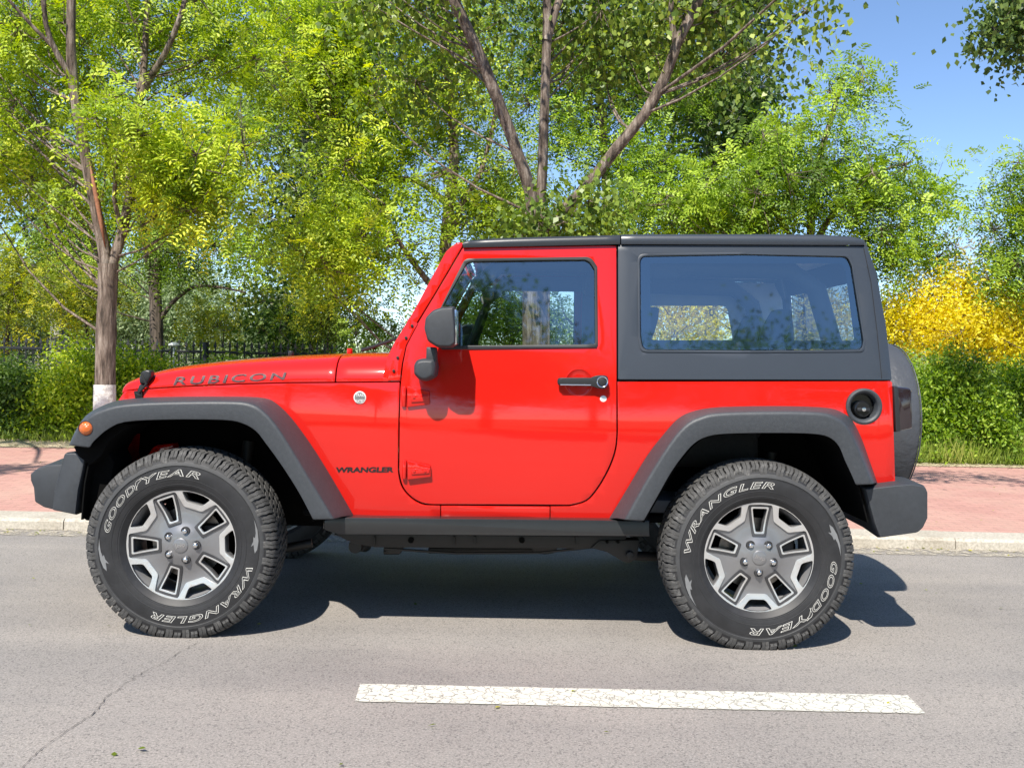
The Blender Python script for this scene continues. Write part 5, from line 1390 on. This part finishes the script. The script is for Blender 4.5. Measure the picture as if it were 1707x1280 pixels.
def make_wheel(loc, rot, texts, parent):
    global TREAD
    rad = RIM
    def pol(ang, s, t):
        """s lateral, t radial (both in rim radii) along direction ang (deg)"""
        a = R(ang); c, d = math.cos(a), math.sin(a)
        return ((t * c + s * d) * rad, (t * d - s * c) * rad)
    long_ = [rot + 72 * k for k in range(5)]
    short = [rot + 36 + 72 * k for k in range(5)]
    def winl(g, a):
        pts = [(-0.130 - g, 0.85 + g, 0.03), (0.130 + g, 0.85 + g, 0.03), (0.062 + g * 0.8, 0.435 - g, 0.025), (-0.062 - g * 0.8, 0.435 - g, 0.025)]
        return round_poly([(*pol(a, s, t), r * rad) for s, t, r in pts], 4)
    def wins(g, a):
        pts = [(-0.262 - g, 0.908 + g * 0.3, 0.03), (-0.13, 0.942 + g * 0.3, 0), (0, 0.950 + g * 0.3, 0), (0.13, 0.942 + g * 0.3, 0), (0.262 + g, 0.908 + g * 0.3, 0.03), (0.185 + g, 0.80 - g * 0.3, 0.02), (0.135 + g * 0.7, 0.745 - g, 0.03), (-0.135 - g * 0.7, 0.745 - g, 0.03), (-0.185 - g, 0.80 - g * 0.3, 0.02)]
        return round_poly([(*pol(a, s, t), r * rad) for s, t, r in pts], 3)
    circ = lambda r, n=90: [(r * math.cos(2 * math.pi * k / n), r * math.sin(2 * math.pi * k / n)) for k in range(n)]
    def face_y(x, z):
        r = math.hypot(x, z) / rad
        return -0.094 + 0.014 * math.exp(-((r - 0.62) / 0.25) ** 2) - 0.014 * math.exp(-(r / 0.30) ** 4) + 0.006 * max(0, r - 0.8)
    me = plate_mesh('wheel', circ(rad * 0.985), [winl(0, a) for a in long_] + [wins(0, a) for a in short], 0.02, face_y)
    me.shade_smooth()
    wheel = link('wheel', me, M['greyalloy'], parent, loc)
    mods(wheel, solid=0.034, bevel=0.003, angle=50)
    inner = []
    for k in range(5):
        a = rot + 36 + 72 * k
        for s, t in ((0.368, 0.862), (0.238, 0.735), (0.162, 0.652), (-0.162, 0.652), (-0.238, 0.735), (-0.368, 0.862)):
            inner.append((*pol(a, s, t), 0.05 * rad))
        b_ = a + 36
        inner.append((*pol(b_, 0.0, 0.93), 0))
    # run the inner outline the other way so consecutive sectors meet
    seq = []
    for k in range(5):
        a = rot + 36 + 72 * k
        for s, t in ((0.368, 0.862), (0.238, 0.735), (0.162, 0.652), (-0.162, 0.652), (-0.238, 0.735), (-0.368, 0.862)):
            seq.append((*pol(a, s, t), 0.035 * rad))
        seq.append((*pol(a + 36, 0.0, 0.925), 0))
    me = plate_mesh('machined_face', circ(rad), [round_poly(seq, 3)], 0.02, lambda x, z: face_y(x, z) - 0.0075)
    # cut the short windows through the machined face too
    me = None
    bm_out = circ(rad)
    def band_y(x, z):
        r = math.hypot(x, z) / rad
        return face_y(x, z) - 0.007 - 0.002 * min(1, max(0, (r - 0.6) / 0.35))
    me = plate_mesh('machined_face', bm_out, [round_poly(seq, 3)] , 0.02, band_y) if False else None
    loops_outer = circ(rad)
    # short windows lie between the outer circle and the star: both are holes of the same face
    me = plate_mesh('machined_face', loops_outer, [round_poly(seq, 3)] + [wins(-0.004, a) for a in short], 0.02, band_y)
    me.shade_smooth()
    mf = link('machined_face', me, M['machined'], wheel); mods(mf, solid=0.012, bevel=0.002, angle=50)
    for a in long_:
        me = plate_mesh('pocket_frame', winl(0.075, a), [winl(0.028, a)], 0.03, lambda x, z: face_y(x, z) - 0.004); me.shade_smooth()
        fr = link('pocket_frame', me, M['frame'], wheel); mods(fr, solid=0.006, bevel=0.0015, angle=50)
        me = plate_mesh('pocket_frame', winl(0.028, a), [winl(0.0, a)], 0.03, lambda x, z: face_y(x, z) - 0.0055); me.shade_smooth()
        fr = link('pocket_frame', me, M['machined'], wheel); mods(fr, solid=0.006, bevel=0.0015, angle=50)
    lathe('rim_barrel', [(-0.100, rad * 1.0), (-0.106, rad * 1.012), (-0.103, rad * 0.985), (-0.09, rad * 0.97), (-0.06, rad * 0.90), (0.03, rad * 0.86), (0.10, rad * 0.93), (0.105, rad * 1.0)], M['barrel'], wheel, 72)
    lathe('rim_lip', [(-0.100, rad * 0.995), (-0.108, rad * 1.005), (-0.106, rad * 1.02), (-0.098, rad * 1.03)], M['machined'], wheel, 72)
    lathe('brake_disc', [(-0.012, 0.06), (-0.012, 0.155), (0.0, 0.155), (0.0, 0.06)], M['disc'], wheel, 48)
    lathe('hub', [(-0.09, 0.0), (-0.09, 0.05), (-0.04, 0.075), (0.02, 0.08), (0.05, 0.04), (0.05, 0.0)], M['barrel'], wheel, 32)
    lathe('brake_drum', [(0.008, 0.0), (0.008, 0.19), (0.05, 0.195)], M['dark'], wheel, 32)
    box('brake_caliper', (0.07, -0.05, -0.06), (0.165, 0.03, 0.08), M['chassis'], wheel, 0.015)
    cap = lathe('centre_cap', [(-0.113, 0.0), (-0.1125, 0.026), (-0.110, 0.031), (-0.105, 0.033), (-0.09, 0.034)], M['greyalloy'], wheel, 36)
    me = text_mesh('Jeep', 0.01)
    xs = [v.co.x for v in me.vertices]; ys = [v.co.y for v in me.vertices]
    for v in me.vertices:
        u = (v.co.x - (min(xs) + max(xs)) / 2) / (max(xs) - min(xs)) * 0.042; t = (v.co.y - (min(ys) + max(ys)) / 2) / (max(xs) - min(xs)) * 0.042
        v.co = (u, -0.1142, t)
    # note: xs/ys were read before the loop
    me.materials.clear(); o = link('cap_lettering', me, M['chrome'], cap); BAKE.append(o)
    o.rotation_euler = (0, R(-10 if rot > 100 else 20), 0)
    for a in short:
        c, d = math.cos(R(a)), math.sin(R(a)); r = 0.0635
        fy = face_y(r * c, r * d)
        lathe('lug_seat', [(fy - 0.001, 0.0), (fy - 0.001, 0.0165), (fy - 0.004, 0.018), (fy + 0.002, 0.020)], M['frame'], wheel, 20, 'Y', (r * c, 0, r * d))
        hexr = [[Vector((r * c + k * math.cos(R(60 * i + a)), y, r * d + k * math.sin(R(60 * i + a)))) for i in range(6)] for y, k in ((fy + 0.0, 0.0115), (fy - 0.012, 0.0115), (fy - 0.016, 0.008))]
        o = link('lug_nut', loft_mesh('lug_nut', hexr), M['chrome'], wheel); mods(o, bevel=0.002)
    # tyre
    zc = loc[2]
    tyre = lathe('tyre', TP, M['rubber'], wheel, 120)
    if TREAD is None:
        TREAD = tread_mesh()
    tr = link('tread', TREAD.copy(), M['tread'], wheel)
    BAKE.append(tr)
    for o in (tyre, tr):      # the weight of the car flattens the foot of the tyre
        for v in o.data.vertices:
            if v.co.z < -zc + 0.03:
                d = (-zc + 0.03) - v.co.z
                v.co.y *= 1 + 0.9 * d
                if v.co.z < -zc + 0.001: v.co.z = -zc + 0.001 + random.uniform(0, 0.001)
    for tx in texts: tx(wheel)
    lathe('tyre_band', [(sidewall_y(0.3415) + 0.001, 0.3405), (sidewall_y(0.343) - 0.001, 0.343), (sidewall_y(0.351) - 0.0012, 0.351), (sidewall_y(0.358) - 0.0012, 0.358), (sidewall_y(0.360) + 0.002, 0.3605)], M['band'], wheel, 90)
    for r in (0.2625, 0.285, 0.3385):
        lathe('tyre_ring', [(sidewall_y(r) + 0.001, r - 0.0012), (sidewall_y(r) - 0.0016, r), (sidewall_y(r) + 0.001, r + 0.0012)], M['band'], wheel, 90)
    return wheel
def bolt_shape(a0, sgn, w):
    """the flash-shaped mark moulded beside the lettering"""
    q = [(0, 0.322), (3, 0.331), (9, 0.337), (17, 0.340), (25, 0.338), (20, 0.334), (15, 0.330), (11.5, 0.324), (12.5, 0.318), (9, 0.315), (5, 0.304), (6.5, 0.316), (3, 0.318)]
    shape_mesh('tyre_mark', [[(a0 + sgn * a, r) for a, r in q]], 'mark', w)
def foot(a0, w):
    """slanted winged mark between the words, drawn as an outline"""
    q = [(2.6, 0.296), (3.6, 0.299), (0.6, 0.309), (-1.0, 0.316), (-4.4, 0.322), (-3.2, 0.3245), (-5.6, 0.329), (-0.8, 0.3275), (1.2, 0.320), (1.4, 0.312)]
    pts = [(r * math.cos(R(a0 + a)), sidewall_y(r) - 0.001, r * math.sin(R(a0 + a))) for a, r in q]
    pts.append(pts[0])
    tube('tyre_lettering', pts, 0.0009, M['letter'], w, 5)
def goodword(a, w):
    arc_text('GOOD', a, 43, 0.297, 0.029, 0.017, 'letter', w)
    foot(a - 45.5, w)
    arc_text('YEAR', a - 50, 46, 0.297, 0.029, 0.017, 'letter', w)
def wranword(a, w):
    arc_text('WRANGLER', a, 96, 0.297, 0.029, 0.017, 'letter', w)
zF = hubF.z; zR = hubR.z
hF = 0.392
front = make_wheel((hubF.x - XC, -0.787, hF), 110, [lambda w: goodword(170, w), lambda w: wranword(-15, w), lambda w: bolt_shape(200, -1, w), lambda w: bolt_shape(-4, 1, w)], car)
rear = make_wheel((hubR.x - XC, -0.787, hF), 90, [lambda w: wranword(177, w), lambda w: goodword(-1, w), lambda w: bolt_shape(193, 1, w), lambda w: bolt_shape(28, -1, w)], car)
print('hub z', zF, zR, 'wheelbase', hubR.x - hubF.x)
for x in (hubF.x - XC, hubR.x - XC):
    tube('axle', [(x, -0.7, hF), (x, 0.7, hF)], 0.04, M['chassis'], car, 14)
    lathe('differential', [(-0.14, 0.05), (-0.08, 0.12), (0.0, 0.14), (0.08, 0.12), (0.14, 0.05)], M['chassis'], car, 20, 'Y', (x, 0.1 if x < 0 else 0, hF))
    for s in (-1, 1):
        tube('shock_absorber', [(x + 0.12, s * 0.5, hF + 0.02), (x + 0.16, s * 0.46, 0.8)], 0.026, M['chassis'], car, 12)

# --- door mirror
mw = 1.0
mir = pillow('door_mirror', [(707.5, 548), (709.5, 530, 4), (722, 517, 5), (737, 512, 3), (758, 511, 2), (760.5, 545), (760.5, 574, 2), (753, 580, 3), (730, 579.5, 3), (713, 569, 5)],
             [(0.825, 0.80), (0.84, 0.93), (0.90, 1.0), (0.965, 1.0), (0.993, 0.96), (1.003, 0.88)], 'bumper', door, bevel=0.003, segs=2)
pillow('mirror_glass', [(757, 516), (761, 516), (761.3, 574), (757, 575)], [(0.84, 1), (0.985, 1)], 'chrome', mir, bevel=0.002)
pillow('mirror_arm', [(711, 578), (727, 579), (728, 606), (710, 604)], [(0.83, 1), (0.895, 1), (0.905, 0.9)], 'bumper', mir, bevel=0.005)
pillow('mirror_base', [(695, 600, 4), (706, 597, 6), (727, 598, 4), (729, 612), (727, 628, 5), (712, 636, 5), (700, 634, 5), (690.5, 624, 4), (690.5, 608, 4)], [(0.755, 0.85), (0.80, 1), (0.88, 1), (0.912, 0.93), (0.925, 0.7)], 'bumper', mir, bevel=0.004)

# --- spare wheel cover (axis along the car)
X1 = at(1541, 700, YC - 0.395).x - XC
lathe('spare_cover', [(X1 - 0.25, 0.33), (X1 - 0.235, 0.385), (X1 - 0.19, 0.402), (X1 - 0.12, 0.405), (X1 - 0.05, 0.402), (X1 - 0.015, 0.388), (X1 - 0.006, 0.36), (X1, 0.30), (X1 + 0.004, 0.0)], M['cover'], car, 72, 'X', (0, 0, 0.935))
for dx in (-0.012, -0.19):
    pts = [(X1 + dx, 0.392 * math.cos(a) + (0.012 if 0 else 0), 0.935 + (0.392 if dx > -0.1 else 0.404) * math.sin(a)) for a in np.linspace(0, 2 * math.pi, 60)]
    pts = [(p[0], (0.392 if dx > -0.1 else 0.404) * math.cos(a), p[2]) for p, a in zip(pts, np.linspace(0, 2 * math.pi, 60))]
    tube('cover_piping', pts, 0.0035, M['cover'], car, 6)
box('spare_carrier', (X1 - 0.34, -0.12, 0.8), (X1 - 0.24, 0.12, 1.05), M['black'], car, 0.02)

# --- cabin
box('dashboard', (L_(700, 590, 0.7).x, -0.66, 0.88), (L_(765, 590, 0.7).x, 0.66, 1.16), M['cabin'], car, 0.05, 3)
box('cabin_floor', (-0.6, -0.70, 0.54), (1.58, 0.70, 0.60), M['cabin'], car, 0.01)
sw = L_(790, 560, 0.36)
ring = [(sw.x + 0.06 * math.sin(a), -0.36 + 0.18 * math.cos(a), sw.z - 0.02 + 0.17 * math.sin(a)) for a in np.linspace(0, 2 * math.pi, 36)]
st = tube('steering_wheel', ring, 0.016, M['black'], car, 8)
tube('steering_column', [(sw.x, -0.36, sw.z - 0.02), (sw.x - 0.25, -0.36, sw.z - 0.1)], 0.035, M['black'], st, 10)
lathe('steering_hub', [(-0.02, 0), (-0.02, 0.06), (0.02, 0.06)], M['black'], st, 18, 'X', (sw.x, -0.36, sw.z - 0.02))
tube('steering_spoke', [(sw.x, -0.53, sw.z - 0.02), (sw.x, -0.19, sw.z - 0.02)], 0.014, M['black'], st, 6)
def seat(x, y, w, zb):
    s = box('seat', (x - 0.25, y - w / 2, 0.72), (x + 0.27, y + w / 2, 0.90), M['seat'], car, 0.05, 3)
    def bk(z0, z1, dx, t, wid, nm):
        rings = []
        for z, k in ((z0, 0.9), (z0 + 0.05, 1), ((z0 + z1) / 2, 1), (z1 - 0.05, 0.95), (z1, 0.75)):
            X = x + 0.22 + dx + (z - 0.85) * 0.30
            rings.append([Vector((X + t / 2 * math.cos(a) * k, y + wid / 2 * k * (abs(math.sin(a)) ** 0.6) * (1 if math.sin(a) >= 0 else -1), z)) for a in np.linspace(0, 2 * math.pi, 20, endpoint=False)])
        o = link(nm, loft_mesh(nm, rings), M['seat'], s); o.data.shade_smooth(); mods(o, bevel=0.01)
    bk(0.86, zb, 0, 0.15, w, 'seat_back'); bk(zb + 0.03, zb + 0.21, 0, 0.10, 0.26, 'headrest')
    for q in (-0.06, 0.06):
        tube('headrest_post', [(x + 0.22 + (zb - 0.85) * 0.3, y + q, zb - 0.02), (x + 0.22 + (zb - 0.81) * 0.3, y + q, zb + 0.05)], 0.006, M['black'], s, 6)
xs_ = L_(960, 560, 0.4).x
seat(xs_ - 0.05, -0.36, 0.48, 1.26); seat(xs_ - 0.05, 0.36, 0.48, 1.26)
xb = 1.30 - XC - 0.40
seat(xb, -0.27, 0.42, 1.27); seat(xb, 0.27, 0.42, 1.27)
# pale panel added inside the far hardtop so its wall looks lit, window cut out
def added_pale_panel():
    F_ = lambda x, y: (lambda q: (q.x - XC, q.z))(at(x, y, YC + 0.615))
    outer = [F_(*q) for q in ((1018, 472), (1290, 472), (1304, 500), (1312, 600), (1018, 600))]
    holes = [[F_(*q) for q in round_poly([(1082, 510, 6), (1212, 510, 10), (1222, 568, 6), (1084, 568, 6)])]]
    me = plate_mesh('added_pale_panel', outer, holes, 0, lambda x, z: 0.615)
    mods(link('added_pale_panel', me, M['liner'], car), solid=0.006, bevel=0.002)
added_pale_panel()
# padded roll bar
zt = 1.655
xB = L_(1045, 500, 0.6).x; xA = L_(800, 450, 0.6).x; xE = L_(1375, 500, 0.6).x
rb_ = tube('roll_bar', [(xB - 0.02, -0.62, 0.9), (xB, -0.60, 1.3), (xB, -0.56, zt), (xB, -0.45, zt + 0.03), (xB, 0.45, zt + 0.03), (xB, 0.56, zt), (xB, 0.60, 1.3), (xB - 0.02, 0.62, 0.9)], 0.04, M['cabin'], car, 12)
for s in (-1, 1):
    tube('roll_bar', [(xA - 0.02, s * 0.6, zt - 0.12), (xA + 0.1, s * 0.57, zt - 0.01), (xB, s * 0.56, zt), (xE - 0.15, s * 0.55, zt - 0.01), (xE - 0.03, s * 0.57, zt - 0.10), (xE + 0.06, s * 0.6, 1.25), (xE + 0.10, s * 0.62, 0.9)], [0.035, 0.04, 0.045, 0.045, 0.045, 0.045, 0.045], M['cabin'], rb_, 12)
    box('speaker_pod', (xB - 0.12, s * 0.50 - 0.10, zt - 0.07), (xB + 0.25, s * 0.50 + 0.10, zt + 0.06), M['cabin'], rb_, 0.04, 3)
box('headliner', (xA - 0.02, -0.64, 1.705), (xE + 0.12, 0.64, 1.712), M['liner'], car, 0.002)
for s in (-1, 1):
    box('door_card', (L_(700, 700, 0.7).x, s * 0.725 - 0.008, 0.58), (L_(1025, 700, 0.7).x, s * 0.725 + 0.008, 1.15), M['cabin'], car, 0.005)
    box('side_trim', (L_(1030, 700, 0.7).x, s * 0.72 - 0.008, 0.97), (1.56, s * 0.72 + 0.008, 1.09), M['cabin'], car, 0.005)
for s in (-1, 1):
    box('pillar_trim', (L_(1002, 700, 0.66).x, s * 0.62 - 0.03, 1.08), (L_(1062, 700, 0.66).x, s * 0.62 + 0.03, 1.68), M['cabin'], car, 0.01)
# windscreen and its header
wa = S(762, 425); wb = S(652, 590)
ws = pydata('windscreen', [(wa.x + 0.0, wa.y, wa.z), (wa.x, -wa.y, wa.z), (wb.x, -wb.y, wb.z), (wb.x, wb.y, wb.z)], [(0, 1, 2, 3)])
link('windscreen', ws, M['glass'], car)
hp = S(766, 408)
tube('windscreen_header', [(hp.x - 0.005, hp.y + 0.02, hp.z - 0.01), (hp.x - 0.005, -hp.y - 0.02, hp.z - 0.01)], 0.022, M['red'], car, 12)
tube('rear_view_mirror', [(wa.x + 0.12, -0.1, wa.z - 0.12), (wa.x + 0.12, 0.12, wa.z - 0.12)], 0.03, M['black'], car, 10)
# ==CAR END==
# ================================================================== finish: apply modifiers, twin the far side
def finish():
    bpy.context.view_layer.update()
    dg = bpy.context.evaluated_depsgraph_get()
    done = {}
    for o in BAKE:
        if o.modifiers:
            me = bpy.data.meshes.new_from_object(o.evaluated_get(dg))
            done[o] = me
    for o, me in done.items():
        mats = [m for m in o.data.materials]
        o.modifiers.clear(); o.data = me
        if not me.materials and mats: me.materials.append(mats[0])
    for o in BAKE:
        o.data.shade_smooth(); o.data.set_sharp_from_angle(angle=R(38))
def kids(o): return [c for c in bpy.data.objects if c.parent == o]
def copy_tree(o, parent, sx=None):
    c = o.copy(); COL.objects.link(c); c.parent = parent
    if sx: c.scale = sx
    for k in kids(o): copy_tree(k, c)
    return c
finish()
for o in MIRROR:
    if o.parent == car: copy_tree(o, car, (1, -1, 1))
for w in (front, rear):
    c = copy_tree(w, car)
    c.location.y = -w.location.y
    c.rotation_euler = (0, 0, math.pi)
